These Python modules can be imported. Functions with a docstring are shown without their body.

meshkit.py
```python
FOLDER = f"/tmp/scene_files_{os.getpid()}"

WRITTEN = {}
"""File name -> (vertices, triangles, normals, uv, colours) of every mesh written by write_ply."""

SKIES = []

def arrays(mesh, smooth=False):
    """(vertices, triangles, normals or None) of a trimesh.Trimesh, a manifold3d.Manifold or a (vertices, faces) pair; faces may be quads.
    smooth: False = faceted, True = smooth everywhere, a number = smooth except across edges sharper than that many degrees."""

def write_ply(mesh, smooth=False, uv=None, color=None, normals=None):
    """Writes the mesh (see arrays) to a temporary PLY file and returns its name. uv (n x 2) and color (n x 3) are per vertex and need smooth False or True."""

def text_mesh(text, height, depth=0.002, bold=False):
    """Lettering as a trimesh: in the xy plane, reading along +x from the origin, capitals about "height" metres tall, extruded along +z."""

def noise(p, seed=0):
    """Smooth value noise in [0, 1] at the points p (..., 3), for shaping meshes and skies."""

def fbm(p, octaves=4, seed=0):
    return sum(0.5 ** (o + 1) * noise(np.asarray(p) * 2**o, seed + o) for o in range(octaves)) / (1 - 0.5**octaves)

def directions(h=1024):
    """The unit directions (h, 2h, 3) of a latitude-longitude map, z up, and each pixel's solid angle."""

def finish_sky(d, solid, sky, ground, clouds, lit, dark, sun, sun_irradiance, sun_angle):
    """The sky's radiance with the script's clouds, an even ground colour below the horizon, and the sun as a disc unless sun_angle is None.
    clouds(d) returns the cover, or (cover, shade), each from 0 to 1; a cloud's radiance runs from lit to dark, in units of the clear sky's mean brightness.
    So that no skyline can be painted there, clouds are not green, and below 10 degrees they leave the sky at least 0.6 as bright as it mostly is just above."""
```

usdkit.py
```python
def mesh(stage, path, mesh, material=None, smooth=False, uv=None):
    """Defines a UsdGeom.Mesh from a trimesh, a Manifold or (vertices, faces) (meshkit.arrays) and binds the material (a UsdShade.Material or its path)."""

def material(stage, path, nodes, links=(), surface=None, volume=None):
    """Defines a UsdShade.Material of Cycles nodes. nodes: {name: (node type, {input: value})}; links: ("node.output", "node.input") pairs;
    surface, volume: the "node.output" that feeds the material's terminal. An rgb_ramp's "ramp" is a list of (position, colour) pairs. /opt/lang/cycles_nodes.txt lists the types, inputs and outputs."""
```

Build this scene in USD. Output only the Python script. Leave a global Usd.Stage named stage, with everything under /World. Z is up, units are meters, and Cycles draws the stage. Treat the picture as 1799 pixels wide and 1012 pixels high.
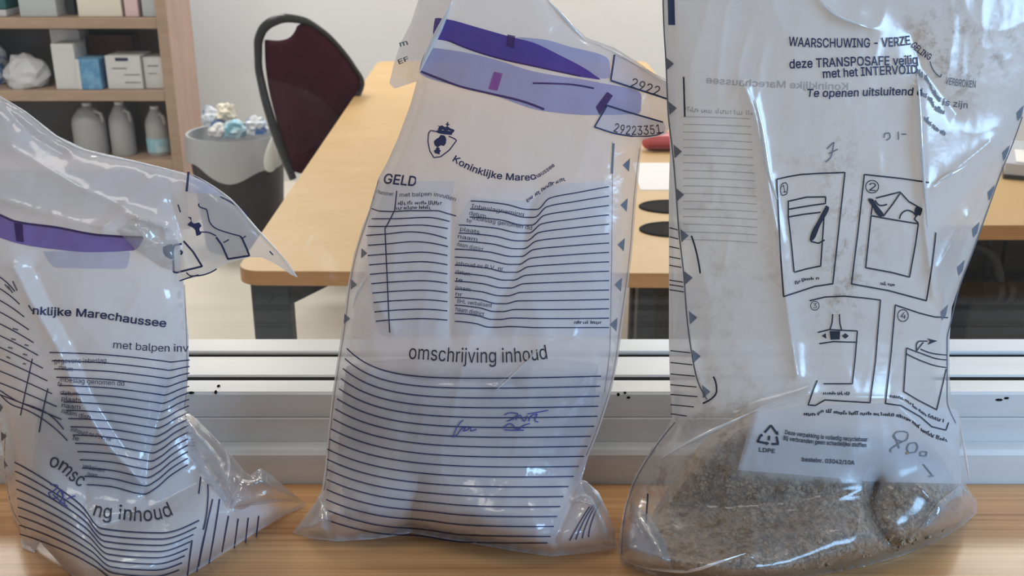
import math, random
import numpy as np, trimesh, shapely
import manifold3d as m3
from scipy.spatial import Delaunay
from scipy.interpolate import PchipInterpolator
from scipy.ndimage import map_coordinates, gaussian_filter
import scipy.sparse as sp
from scipy.sparse.linalg import spsolve
import meshkit, usdkit
from pxr import Usd, UsdGeom, UsdLux, Gf, Sdf, Vt

random.seed(7)
rng = np.random.default_rng(7)
stage = Usd.Stage.CreateInMemory()
UsdGeom.SetStageUpAxis(stage, 'Z')
UsdGeom.SetStageMetersPerUnit(stage, 1.0)
UsdGeom.Xform.Define(stage, '/World')
UsdGeom.Scope.Define(stage, '/World/Looks')

# ---------------------------------------------------------------- camera, light, exposure
SILL = 0.90                                   # height of the window sill
FPX, PITCH = 1860.0, math.radians(20.0)       # focal length in pixels of a 1799 x 1012 picture, tilt down
CAM = np.array([0.0, 0.0, SILL + 0.533])
cam = UsdGeom.Camera.Define(stage, '/World/camera')
cam.CreateHorizontalApertureAttr(36.0)
cam.CreateFocalLengthAttr(36.0 * FPX / 1799)
cam.CreateClippingRangeAttr(Gf.Vec2f(0.02, 100))
cam.CreateFStopAttr(14.0)
cam.CreateFocusDistanceAttr(0.95)
cam.CreateExposureAttr(0.0)
cam.AddTranslateOp().Set(Gf.Vec3d(*map(float, CAM)))
cam.AddRotateXOp().Set(70.0)

dome = UsdLux.DomeLight.Define(stage, '/World/sky')
dome.CreateColorAttr(Gf.Vec3f(0.90, 0.95, 1.0))
dome.CreateIntensityAttr(0.080)


def rect_light(path, pos, rot, w, h, color, intensity):
    l = UsdLux.RectLight.Define(stage, path)
    l.CreateWidthAttr(w); l.CreateHeightAttr(h)
    l.CreateColorAttr(Gf.Vec3f(*color)); l.CreateIntensityAttr(intensity)
    l.AddTranslateOp().Set(Gf.Vec3d(*pos)); l.AddRotateXYZOp().Set(Gf.Vec3f(*rot))
    return l


# daylight window of the near room, to the right of the camera; near room's ceiling lamp
rect_light('/World/near_window_light', (1.9, -0.3, 1.75), (0, 74, -31), 0.9, 1.0, (0.36, 0.64, 1.0), 14.0)
rect_light('/World/near_lamp_light', (-0.35, 0.1, 2.65), (0, 0, 0), 1.2, 0.5, (1.0, 0.93, 0.84), 3.5)
# office ceiling lamps: x, y, power
FAR_LAMPS = [(-1.0, 1.5, 8.5), (1.0, 1.5, 8.5), (-1.95, 3.4, 20.0), (1.95, 3.4, 20.0), (-1.5, 4.95, 38.0), (0.9, 4.95, 38.0)]

# ---------------------------------------------------------------- helpers
LOOKS = '/World/Looks/'
used = {}


def numbered(name):
    k = used.get(name, 0); used[name] = k + 1
    return name if k == 0 else f'{name}_{k:03d}'


def tag(p, label=None, cat=None, group=None, kind=None):
    for k, v in (('label', label), ('category', cat), ('group', group), ('kind', kind)):
        if v:
            p.SetCustomDataByKey(k, v)
    return p


class Thing:
    def __init__(self, name, label, cat, loc, group=None, kind=None):
        self.path = '/World/' + numbered(name)
        self.loc = np.asarray(loc, float)
        x = UsdGeom.Xform.Define(stage, self.path)
        x.AddTranslateOp().Set(Gf.Vec3d(*map(float, self.loc)))
        self.prim = tag(x.GetPrim(), label, cat, group, kind)
        self.n = {}

    def parts(self, name, meshes, mat, **k):
        for m in meshes:
            self.part(name, m, mat, True, **k)

    def part(self, name, mesh, mat, smooth=30, label=None, kind=None, parent=None, attrs=None):
        base = parent or self.path
        key = (base, name); k = self.n.get(key, 0); self.n[key] = k + 1
        path = f'{base}/{name}' + (f'_{k:03d}' if k else '')
        v, f, _ = meshkit.arrays(mesh, False)
        v = np.asarray(v) - self.loc
        m = usdkit.mesh(stage, path, (v, f), LOOKS + mat, smooth)
        for a, val in (attrs or {}).items():
            UsdGeom.PrimvarsAPI(m).CreatePrimvar(a, Sdf.ValueTypeNames.FloatArray, 'vertex').Set(Vt.FloatArray.FromNumpy(np.asarray(val, np.float32)))
        tag(m.GetPrim(), label, None, None, kind)
        return path


def solo(name, mesh, mat, label=None, cat=None, group=None, kind=None, smooth=30, loc=None):
    """A thing that is one mesh."""
    path = '/World/' + numbered(name)
    v, f, _ = meshkit.arrays(mesh, False)
    loc = np.asarray(v).mean(0) * [1, 1, 0] + [0, 0, np.asarray(v)[:, 2].min()] if loc is None else np.asarray(loc, float)
    m = usdkit.mesh(stage, path, (np.asarray(v) - loc, f), LOOKS + mat, smooth)
    m.AddTranslateOp().Set(Gf.Vec3d(*map(float, loc)))
    return tag(m.GetPrim(), label, cat, group, kind)


def box(x0, x1, y0, y1, z0, z1, r=0.0):
    b = m3.Manifold.cube((x1 - x0, y1 - y0, z1 - z0)).translate((x0, y0, z0))
    if r > 0:
        pts = []
        for x in (x0 + r, x1 - r):
            for y in (y0 + r, y1 - r):
                for z in (z0 + r, z1 - r):
                    pts.append(m3.Manifold.sphere(r, 12).translate((x, y, z)))
        b = m3.Manifold.batch_hull(pts)
    m = b.to_mesh()
    return trimesh.Trimesh(m.vert_properties[:, :3], m.tri_verts, process=False)


def prism(pts, axis_lo, axis_hi, axis='x'):
    """Extrudes a closed (a, b) outline along an axis: x -> (y, z) outline, z -> (x, y), y -> (x, z)."""
    m = trimesh.creation.extrude_polygon(shapely.Polygon(pts), axis_hi - axis_lo, engine='earcut')
    v = m.vertices.copy(); v[:, 2] += axis_lo
    if axis == 'x':
        v = v[:, [2, 0, 1]]
    elif axis == 'y':
        v = v[:, [0, 2, 1]]; m = trimesh.Trimesh(v, m.faces[:, ::-1], process=False); return m
    return trimesh.Trimesh(v, m.faces, process=False)


def lathe(profile, n=40, center=(0, 0, 0)):
    m = trimesh.creation.revolve(np.asarray(profile, float), sections=n)
    m.apply_translation(center)
    return m


def tube(pts, r, n=8):
    p = np.asarray(pts, float)
    t = np.gradient(p, axis=0); t /= np.linalg.norm(t, axis=1, keepdims=True) + 1e-12
    a = np.zeros_like(p)
    ref = np.array([0, 0, 1.0]) if abs(t[0, 2]) < .9 else np.array([1.0, 0, 0])
    a[0] = np.cross(t[0], ref)
    for k in range(len(p)):                     # carry the frame along so that the tube never twists
        c = a[max(k - 1, 0)] - t[k] * np.dot(a[max(k - 1, 0)], t[k])
        a[k] = c / (np.linalg.norm(c) + 1e-12)
    b = np.cross(t, a); ang = np.arange(n) * 2 * np.pi / n
    rr = np.broadcast_to(r, (len(p),))[:, None, None]
    v = p[:, None] + rr * (np.cos(ang)[None, :, None] * a[:, None] + np.sin(ang)[None, :, None] * b[:, None])
    i, j = np.meshgrid(np.arange(len(p) - 1), np.arange(n), indexing='ij')
    q = np.stack([i * n + j, i * n + (j + 1) % n, (i + 1) * n + (j + 1) % n, (i + 1) * n + j], -1).reshape(-1, 4)
    f = [np.vstack([q[:, [0, 1, 2]], q[:, [0, 2, 3]]])]
    vs = [v.reshape(-1, 3), p[:1], p[-1:]]
    N = len(p) * n
    jj = np.arange(n)
    f.append(np.stack([np.full(n, N), (jj + 1) % n, jj], 1))
    f.append(np.stack([np.full(n, N + 1), (len(p) - 1) * n + jj, (len(p) - 1) * n + (jj + 1) % n], 1))
    return trimesh.Trimesh(np.vstack(vs), np.vstack(f), process=False)


def join(ms):
    return trimesh.util.concatenate(list(ms))


def ray(px, py):
    px, py = np.broadcast_arrays(np.asarray(px, float), np.asarray(py, float))
    a, b = (px - 899.5) / FPX, (506 - py) / FPX
    c, s = math.cos(PITCH), math.sin(PITCH)
    return np.stack([a, c + b * s, b * c - s], -1)


def at(px, py, Y):
    d = ray(px, py)
    return CAM + d * (np.asarray(Y, float) / d[..., 1])[..., None]


def onz(px, py, z):
    d = ray(px, py)
    return CAM + d * ((z - CAM[2]) / d[..., 2])[..., None]


def ysill(py, z=SILL):
    d = ray(np.zeros_like(np.asarray(py, float)), py)
    t = np.where(d[..., 2] < -1e-3, (z - CAM[2]) / np.minimum(d[..., 2], -1e-3), 1e3)
    return d[..., 1] * t


def Z(x0, y0, s, pts):
    """Points measured on an enlarged crop of the photograph back to its pixels."""
    return [(x0 + p[0] / s, y0 + p[1] / s) for p in pts]


def smooth_line(pts, step=4.0, sharp=False):
    p = np.asarray(pts, float)
    d = np.r_[0, np.cumsum(np.linalg.norm(np.diff(p, axis=0), axis=1))]
    n = max(2, int(d[-1] / step) + 1)
    t = np.unique(np.r_[np.linspace(0, d[-1], n), d])
    if sharp or len(p) < 3:
        return np.stack([np.interp(t, d, p[:, k]) for k in (0, 1)], 1)
    return np.stack([PchipInterpolator(d, p[:, k])(t) for k in (0, 1)], 1)


# ---------------------------------------------------------------- materials
def plain(name, color, rough=0.5, spec=0.5, metallic=0.0, noise=None, bump=None, **kw):
    """noise: (scale xyz, colour 2, contrast lo, hi); bump: (scale, strength, distance)."""
    nodes = {'p': ('principled_bsdf', {'base_color': color, 'roughness': rough, 'specular_ior_level': spec, 'metallic': metallic, **kw})}
    links = []
    if noise or bump:
        nodes['g'] = ('texture_coordinate', {})
    if noise:
        sc, c2, lo, hi = noise
        nodes['m'] = ('mapping', {'scale': sc}); nodes['n'] = ('noise_texture', {'scale': 1.0, 'detail': 5.0, 'roughness': 0.6})
        nodes['r'] = ('rgb_ramp', {'ramp': [(0.0, color), (lo, color), (hi, c2), (1.0, c2)]})
        links += [('g.object', 'm.vector'), ('m.vector', 'n.vector'), ('n.fac', 'r.fac'), ('r.color', 'p.base_color')]
    if bump:
        nodes['bn'] = ('noise_texture', {'scale': bump[0], 'detail': 4.0}); nodes['b'] = ('bump', {'strength': bump[1], 'distance': bump[2]})
        links += [('g.object', 'bn.vector'), ('bn.fac', 'b.height'), ('b.normal', 'p.normal')]
    return usdkit.material(stage, LOOKS + name, nodes, links, surface='p.BSDF')


def film(name, color, rough=0.14, gloss=(0.06, 0.7), bump=0.35, translucency=0.35, dirt=None, clear=(0.97, 0.97, 0.97)):
    """Thin plastic: clear film, milky where the sheet is printed white (primvar milk), with a gloss."""
    nodes = {
        'geo': ('texture_coordinate', {}),
        'n1': ('noise_texture', {'scale': 38.0, 'detail': 3.0, 'roughness': 0.5}),
        'bump': ('bump', {'strength': bump, 'distance': 0.004}),
        'milk': ('attribute', {'attribute': 'milk'}),
        'dif': ('diffuse_bsdf', {'color': color}), 'tr': ('translucent_bsdf', {'color': color}),
        'body': ('mix_closure', {'fac': translucency}), 'clear': ('transparent_bsdf', {'color': clear}),
        'base': ('mix_closure', {}), 'gl': ('glossy_bsdf', {'color': (1, 1, 1), 'roughness': rough}),
        'lw': ('layer_weight', {'blend': 0.5}), 'pw': ('math', {'math_type': 'power', 'value2': 3.0}),
        'ma': ('math', {'math_type': 'multiply_add', 'value2': gloss[1], 'value3': gloss[0]}),
        'surf': ('mix_closure', {}),
    }
    links = [('geo.object', 'n1.vector'), ('n1.fac', 'bump.height'), ('bump.normal', 'gl.normal'), ('bump.normal', 'dif.normal'),
             ('dif.BSDF', 'body.closure1'), ('tr.BSDF', 'body.closure2'),
             ('milk.fac', 'base.fac'), ('clear.BSDF', 'base.closure1'), ('body.closure', 'base.closure2'),
             ('lw.facing', 'pw.value1'), ('pw.value', 'ma.value1'), ('ma.value', 'surf.fac'),
             ('base.closure', 'surf.closure1'), ('gl.BSDF', 'surf.closure2')]
    if dirt:
        nodes['da'] = ('attribute', {'attribute': 'dirt'})
        nodes['dn'] = ('noise_texture', {'scale': 55.0, 'detail': 6.0, 'roughness': 0.75})
        nodes['dr'] = ('rgb_ramp', {'ramp': [(0, (0, 0, 0)), (0.50, (0, 0, 0)), (0.66, (1, 1, 1)), (1, (1, 1, 1))]})
        nodes['dm'] = ('math', {'math_type': 'multiply'})
        nodes['dc'] = ('mix', {'color1': color, 'color2': dirt})
        links += [('geo.object', 'dn.vector'), ('dn.fac', 'dr.fac'), ('dr.color', 'dm.value1'), ('da.fac', 'dm.value2'), ('dm.value', 'dc.fac'),
                  ('dc.color', 'dif.color'), ('dc.color', 'tr.color')]
    return usdkit.material(stage, LOOKS + name, nodes, links, surface='surf.closure')


def tinted(name, color, alpha, rough=0.25):
    nodes = {'d': ('principled_bsdf', {'base_color': color, 'roughness': rough}), 't': ('transparent_bsdf', {'color': (1, 1, 1)}), 's': ('mix_closure', {'fac': alpha})}
    return usdkit.material(stage, LOOKS + name, nodes, [('t.BSDF', 's.closure1'), ('d.BSDF', 's.closure2')], surface='s.closure')


def wood(name, c1, c2, scale, rough=0.4, spec=0.5, coat=0.0, dark=None):
    """Fine straight grain; scale stretches the noise."""
    nodes = {'g': ('texture_coordinate', {}), 'm': ('mapping', {'scale': scale}), 'n': ('noise_texture', {'scale': 1.0, 'detail': 6.0, 'roughness': 0.65, 'distortion': 0.4}),
             'm2': ('mapping', {'scale': tuple(x * 0.21 for x in scale)}), 'n2': ('noise_texture', {'scale': 1.0, 'detail': 2.0}),
             'r': ('rgb_ramp', {'ramp': [(0.0, dark or c1), (0.36 if dark else 0.30, dark or c1), (0.46, c1), (0.62, c2), (1.0, c2)]}),
             'mixn': ('mix_float', {'fac': 0.4}), 'p': ('principled_bsdf', {'roughness': rough, 'specular_ior_level': spec, 'coat_weight': coat, 'coat_roughness': 0.18})}
    links = [('g.object', 'm.vector'), ('m.vector', 'n.vector'), ('g.object', 'm2.vector'), ('m2.vector', 'n2.vector'), ('n.fac', 'mixn.a'), ('n2.fac', 'mixn.b'), ('mixn.result', 'r.fac'), ('r.color', 'p.base_color')]
    return usdkit.material(stage, LOOKS + name, nodes, links, surface='p.BSDF')


plain('wall_paint', (0.74, 0.75, 0.78), 0.8, 0.2, bump=(60, 0.1, 0.002))
plain('ceiling_paint', (0.8, 0.8, 0.8), 0.9, 0.2)
plain('floor_vinyl', (0.66, 0.62, 0.53), 0.6, 0.3, noise=((3, 3, 3), (0.70, 0.66, 0.57), 0.35, 0.65))
plain('near_wall_paint', (0.65, 0.65, 0.63), 0.8, 0.2)
plain('frame_paint', (0.71, 0.715, 0.71), 0.35, 0.4, noise=((4, 30, 30), (0.63, 0.63, 0.62), 0.45, 0.75))
plain('gap_dark', (0.015, 0.015, 0.015), 0.8, 0.1)
plain('dirt_dark', (0.012, 0.011, 0.01), 0.8, 0.1)
wood('sill_wood', (0.50, 0.25, 0.10), (0.64, 0.35, 0.15), (1.8, 230.0, 60.0), 0.36, 0.6, 0.2, dark=(0.34, 0.14, 0.05))
wood('table_wood', (0.58, 0.385, 0.175), (0.63, 0.43, 0.21), (5.0, 9.0, 9.0), 0.45, 0.4)
wood('table_edge', (0.46, 0.22, 0.08), (0.55, 0.28, 0.11), (5.0, 40.0, 60.0), 0.45, 0.4)
wood('shelf_wood', (0.40, 0.28, 0.20), (0.47, 0.33, 0.24), (6.0, 6.0, 40.0), 0.5, 0.4)
wood('shelf_side_wood', (0.44, 0.30, 0.245), (0.50, 0.345, 0.28), (20.0, 20.0, 3.0), 0.5, 0.4)
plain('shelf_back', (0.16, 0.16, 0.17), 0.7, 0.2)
plain('black_plastic', (0.018, 0.019, 0.022), 0.4, 0.5)
plain('black_mesh', (0.02, 0.018, 0.02), 0.5, 0.4, noise=((40, 40, 90), (0.10, 0.09, 0.09), 0.60, 0.74))
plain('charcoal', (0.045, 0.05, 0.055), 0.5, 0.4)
plain('dark_brown_grey', (0.07, 0.062, 0.055), 0.6, 0.3, noise=((5, 5, 5), (0.045, 0.042, 0.04), 0.4, 0.7))
plain('burgundy', (0.050, 0.006, 0.017), 0.8, 0.08, noise=((9, 9, 9), (0.032, 0.004, 0.011), 0.4, 0.7))
plain('white_card', (0.66, 0.66, 0.65), 0.6, 0.3)
plain('cream_card', (0.78, 0.73, 0.62), 0.6, 0.3)
plain('grey_card', (0.50, 0.53, 0.54), 0.6, 0.3)
plain('pink_card', (0.75, 0.55, 0.56), 0.6, 0.3)
plain('green_plastic', (0.03, 0.14, 0.15), 0.5, 0.4)
plain('blue_card', (0.10, 0.28, 0.50), 0.5, 0.4, noise=((25, 25, 25), (0.20, 0.42, 0.62), 0.4, 0.6))
plain('blue_white', (0.70, 0.75, 0.82), 0.4, 0.4, noise=((22, 22, 22), (0.06, 0.20, 0.50), 0.52, 0.60))
plain('light_blue', (0.28, 0.55, 0.68), 0.4, 0.4, noise=((14, 14, 14), (0.55, 0.72, 0.80), 0.45, 0.6))
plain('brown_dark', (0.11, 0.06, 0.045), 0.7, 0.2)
plain('white_plastic', (0.62, 0.63, 0.65), 0.35, 0.5)
plain('jug_plastic', (0.44, 0.44, 0.45), 0.45, 0.4, transmission_weight=0.15)
plain('liner_plastic', (0.42, 0.44, 0.47), 0.35, 0.5)
plain('paper', (0.88, 0.87, 0.88), 0.7, 0.2)
plain('red_plastic', (0.50, 0.08, 0.09), 0.4, 0.5)
plain('red_dark', (0.22, 0.02, 0.02), 0.5, 0.4)
plain('grey_plastic', (0.50, 0.53, 0.60), 0.35, 0.5)
plain('ink_navy', (0.035, 0.040, 0.095), 0.5, 0.3)
plain('ink_black', (0.035, 0.037, 0.055), 0.5, 0.3)
plain('ink_grey', (0.16, 0.17, 0.20), 0.6, 0.3)
plain('pen_blue', (0.06, 0.07, 0.26), 0.6, 0.3)
plain('granules', (0.43, 0.31, 0.20), 0.9, 0.15, noise=((160, 160, 160), (0.20, 0.14, 0.09), 0.45, 0.62), bump=(220, 0.7, 0.003))
plain('powder', (0.46, 0.43, 0.45), 0.9, 0.1, noise=((22, 22, 22), (0.20, 0.18, 0.24), 0.44, 0.58))
tinted('ink_faint', (0.10, 0.11, 0.14), 0.42)
tinted('purple_dark', (0.055, 0.022, 0.24), 0.93)
tinted('purple_line', (0.06, 0.025, 0.12), 0.85)
tinted('purple_mid', (0.19, 0.12, 0.42), 0.85)
tinted('lilac', (0.31, 0.29, 0.48), 0.82)
tinted('blue_lilac', (0.14, 0.20, 0.50), 0.55)
tinted('lilac_pale', (0.46, 0.46, 0.66), 0.5)
tinted('magenta', (0.30, 0.05, 0.30), 0.7)
tinted('label_pale', (0.45, 0.46, 0.62), 0.45)
tinted('navy_bar', (0.01, 0.03, 0.13), 0.95)
tinted('seam_brown', (0.22, 0.18, 0.17), 0.6)
tinted('panel_white', (0.66, 0.66, 0.70), 0.40, 0.3)
film('film_bag_left', (0.83, 0.80, 0.81), translucency=.42)
film('film_bag_middle', (0.80, 0.74, 0.74), translucency=.40)
film('film_bag_right', (0.74, 0.72, 0.72), translucency=.5, bump=0.20, rough=0.21, dirt=(0.30, 0.21, 0.13))
film('film_fold', (0.92, 0.93, 0.95), rough=0.16, gloss=(0.30, 0.6), bump=0.2)
film('film_clear', (0.75, 0.76, 0.78), rough=0.10, clear=(0.86, 0.86, 0.87), gloss=(0.07, 0.8), bump=0.6)
usdkit.material(stage, LOOKS + 'pane', {'t': ('transparent_bsdf', {'color': (0.97, 0.98, 0.98)}), 'g': ('glossy_bsdf', {'color': (1, 1, 1), 'roughness': 0.02}), 'lw': ('layer_weight', {'blend': 0.5}), 'pw': ('math', {'math_type': 'power', 'value2': 5.0}), 'f': ('math', {'math_type': 'multiply_add', 'value2': 0.45, 'value3': 0.025}), 's': ('mix_closure', {})},
                [('lw.facing', 'pw.value1'), ('pw.value', 'f.value1'), ('f.value', 's.fac'), ('t.BSDF', 's.closure1'), ('g.BSDF', 's.closure2')], surface='s.closure')
usdkit.material(stage, LOOKS + 'lamp_glow', {'e': ('emission', {'color': (1, 0.97, 0.92), 'strength': 3.0})}, [], surface='e.emission')

# ---------------------------------------------------------------- the setting
XL, XR, YW, YB, H = -3.6, 3.0, 0.905, 5.65, 2.75
solo('floor', box(XL - .1, XR + .1, -1.6, YB + .1, -0.05, 0), 'floor_vinyl', 'cream vinyl floor of the office behind the window', kind='structure')
solo('ceiling', box(XL - .1, XR + .1, YW, YB + .1, H, H + .05), 'ceiling_paint', 'white ceiling of the office', kind='structure')
solo('wall_back', box(XL - .1, XR + .1, YB, YB + .1, 0, H), 'wall_paint', 'plain pale grey wall at the back of the office', kind='structure')
solo('wall_left', box(XL - .1, XL, YW + .3, YB, 0, H), 'wall_paint', 'left wall of the office', kind='structure')
solo('wall_right', box(XR, XR + .1, YW + .3, YB, 0, H), 'wall_paint', 'right wall of the office', kind='structure')
WX = 1.25
near = join([box(XL - .1, XR + .1, YW, YW + .30, 0, SILL - .03), box(XL - .1, -WX, YW, YW + .30, SILL - .03, H), box(WX, XR + .1, YW, YW + .30, SILL - .03, H), box(-WX, WX, YW, YW + .30, 2.45, H)])
solo('wall_front', near, 'near_wall_paint', 'wall around the interior window', kind='structure')
solo('trim_1', box(-1.3, 1.3, 0.62, 0.9075, SILL - .03, SILL, 0.003), 'sill_wood', 'orange-brown wood-grain window sill the three bags stand on', kind='structure')

# window frame: stepped profile read off the photograph, rails running left to right
win = Thing('window_1', 'white stepped sliding window frame behind the bags', None, (0, 0.95, SILL), kind='structure')
S = SILL


def rail(pts, mat='frame_paint', name='rail', **k):
    win.part(name, prism([(y, S + z) for y, z in pts], -WX, WX, 'x'), mat, 20, **k)


rail([(.908, -.03), (.908, .030), (.911, .0345), (.925, .0355), (.925, -.03)], name='lower_rail')
rail([(.9255, -.03), (.9255, .0602), (.9262, .0610), (.94, .0610), (.94, -.03)], name='front_rail')
rail([(.9275, .0617), (.9275, .0855), (.9295, .0880), (.954, .0885), (.954, .0617)], name='front_rail')
rail([(.930, -.03), (.930, .0617), (1.07, .0617), (1.07, -.03)], name='sub_frame')
rail([(.9545, .0620), (.9545, .0868), (.9652, .0868), (.9652, .0620)], 'gap_dark', 'gasket')
rail([(.9655, .062), (.9655, .0865), (.9672, .0885), (1.0095, .0895), (1.0105, .0885), (1.0105, .062)], name='track_rail')
rail([(1.0107, .0620), (1.0107, .0868), (1.0212, .0868), (1.0212, .0620)], 'gap_dark', 'gasket')
rail([(1.0215, .062), (1.0215, .089), (1.023, .0905), (1.052, .0915), (1.054, .0900), (1.054, .062)], name='track_rail')
rail([(1.056, .0617), (1.056, 1.485), (1.061, 1.485), (1.061, .0617)], 'pane', 'pane')
for x0, x1 in ((-WX, -WX + .06), (WX - .06, WX)):
    win.part('jamb', box(x0, x1, .93, 1.07, S + .0616, 2.45), 'frame_paint')
win.part('top_rail', box(-WX + .06, WX - .06, .93, 1.07, 2.39, 2.45), 'frame_paint')
for (px, py, w, h) in ((336, 690, 9, 3.5), (379, 689, 4, 6), (384, 678, 5, 3), (353, 630, 8, 2), (1086, 693, 5, 5), (1104, 698, 6, 4), (1755, 702, 12, 4), (1768, 699, 8, 4), (1098, 690, 4, 3)):
    Yp = .955 if py > 672 else 1.0
    c = onz(px, py, S + .0888) if py < 685 else at(px, py, .928)
    m = trimesh.creation.icosphere(2, 1.0)
    m.vertices = m.vertices * [w / FPX * .5, .0018, h / FPX * .5] * (1 + .3 * meshkit.noise(m.vertices * 2 + px)[:, None]) + c
    win.part('dirt_speck', m, 'dirt_dark', True)

LAMP_PLACE = ['left, nearest the window', 'right, nearest the window', 'left, middle row', 'right, middle row', 'left, by the back wall', 'right, by the back wall']
for (x, y, power), place in zip(FAR_LAMPS, LAMP_PLACE):
    t = Thing('ceiling_light', 'square white ceiling light panel of the office, ' + place, 'ceiling light', (x, y, H), group='office ceiling lights')
    t.part('frame', join([box(x - .32, x + .32, y - .32, y - .29, H - .03, H), box(x - .32, x + .32, y + .29, y + .32, H - .03, H), box(x - .32, x - .29, y - .29, y + .29, H - .03, H), box(x + .29, x + .32, y - .29, y + .29, H - .03, H)]), 'white_plastic')
    rect_light(t.path + '/light', (0, 0, -.02), (0, 0, 0), .56, .56, (1.0, 0.96, 0.90), power)

# ---------------------------------------------------------------- the office behind the glass
TZ = 0.74
c0, c1 = onz(413, 477, TZ), onz(664, 108, TZ)
tY0, tY1, tX0, tX1, tXR = c0[1], c1[1], c0[0], c1[0], 0.62
tab = Thing('office_desk', 'long pale beech desk running away from the window, behind the middle bag', 'desk', (0.0, 3.4, 0))
outl = shapely.Polygon([(tX0, tY0), (tXR, tY0 - .02), (tXR, tY1), (tX1, tY1)]).buffer(-.05).buffer(.05)
top = trimesh.creation.extrude_polygon(outl, .0295, engine='earcut'); top.apply_translation((0, 0, TZ - .0295))
tab.part('edge_band', top, 'table_edge')
top = trimesh.creation.extrude_polygon(outl.buffer(-.0012), .0012, engine='earcut'); top.apply_translation((0, 0, TZ - .0002))
tab.part('table_top', top, 'table_wood')
# dark cantilever end leg: upright and a bracket that tapers to the right
YL = tY0 + .06


def legpoly(pts, Y, th):
    P = [at(px, py, Y) for px, py in pts]
    return prism([(p[0], p[2]) for p in P], Y, Y + th, 'y')


p = at(447, 595, YL)
lx0, lx1 = at(441, 520, YL)[0], at(511, 560, YL)[0]
tab.part('leg', box(lx0, lx1, YL, YL + .05, 0, TZ - .03, .004), 'charcoal')
ub = TZ - .0300
zb = at(511, 536, YL)[2]
xr = at(606, 507, YL)[0]
tab.part('bracket', prism([(lx1 - .01, ub), (lx1 - .01, zb), (lx1 + .002, zb), (xr, ub - .006), (xr, ub)], YL + .004, YL + .046, 'y'), 'black_plastic')
lx0, lx1 = at(1120, 540, YL)[0], at(1151, 540, YL)[0]
tab.part('leg', box(lx0, lx1, YL, YL + .05, 0, TZ - .03, .004), 'black_plastic')
for sx in (-.45, .5):
    tab.part('leg', box(sx - .04, sx + .04, tY1 - .3, tY1 - .25, 0, TZ - .03, .004), 'charcoal')
for py in (365, 405):
    c = onz(1179 if py == 365 else 1184, py, TZ)
    m = trimesh.creation.cylinder(1.0, 1.0, sections=48)
    m.vertices = m.vertices * [.078, .058, .004] + [c[0], c[1], TZ + .002]
    g = tab.part('cable_grommet', m, 'dirt_dark', label='black oval cable grommet')
    m = trimesh.creation.torus(1.0, .06, 40, 8)
    m.vertices = m.vertices * [.073, .054, .03] + [c[0], c[1], TZ + .004]
    tab.part('rim', m, 'gap_dark', True, parent=g)

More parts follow.
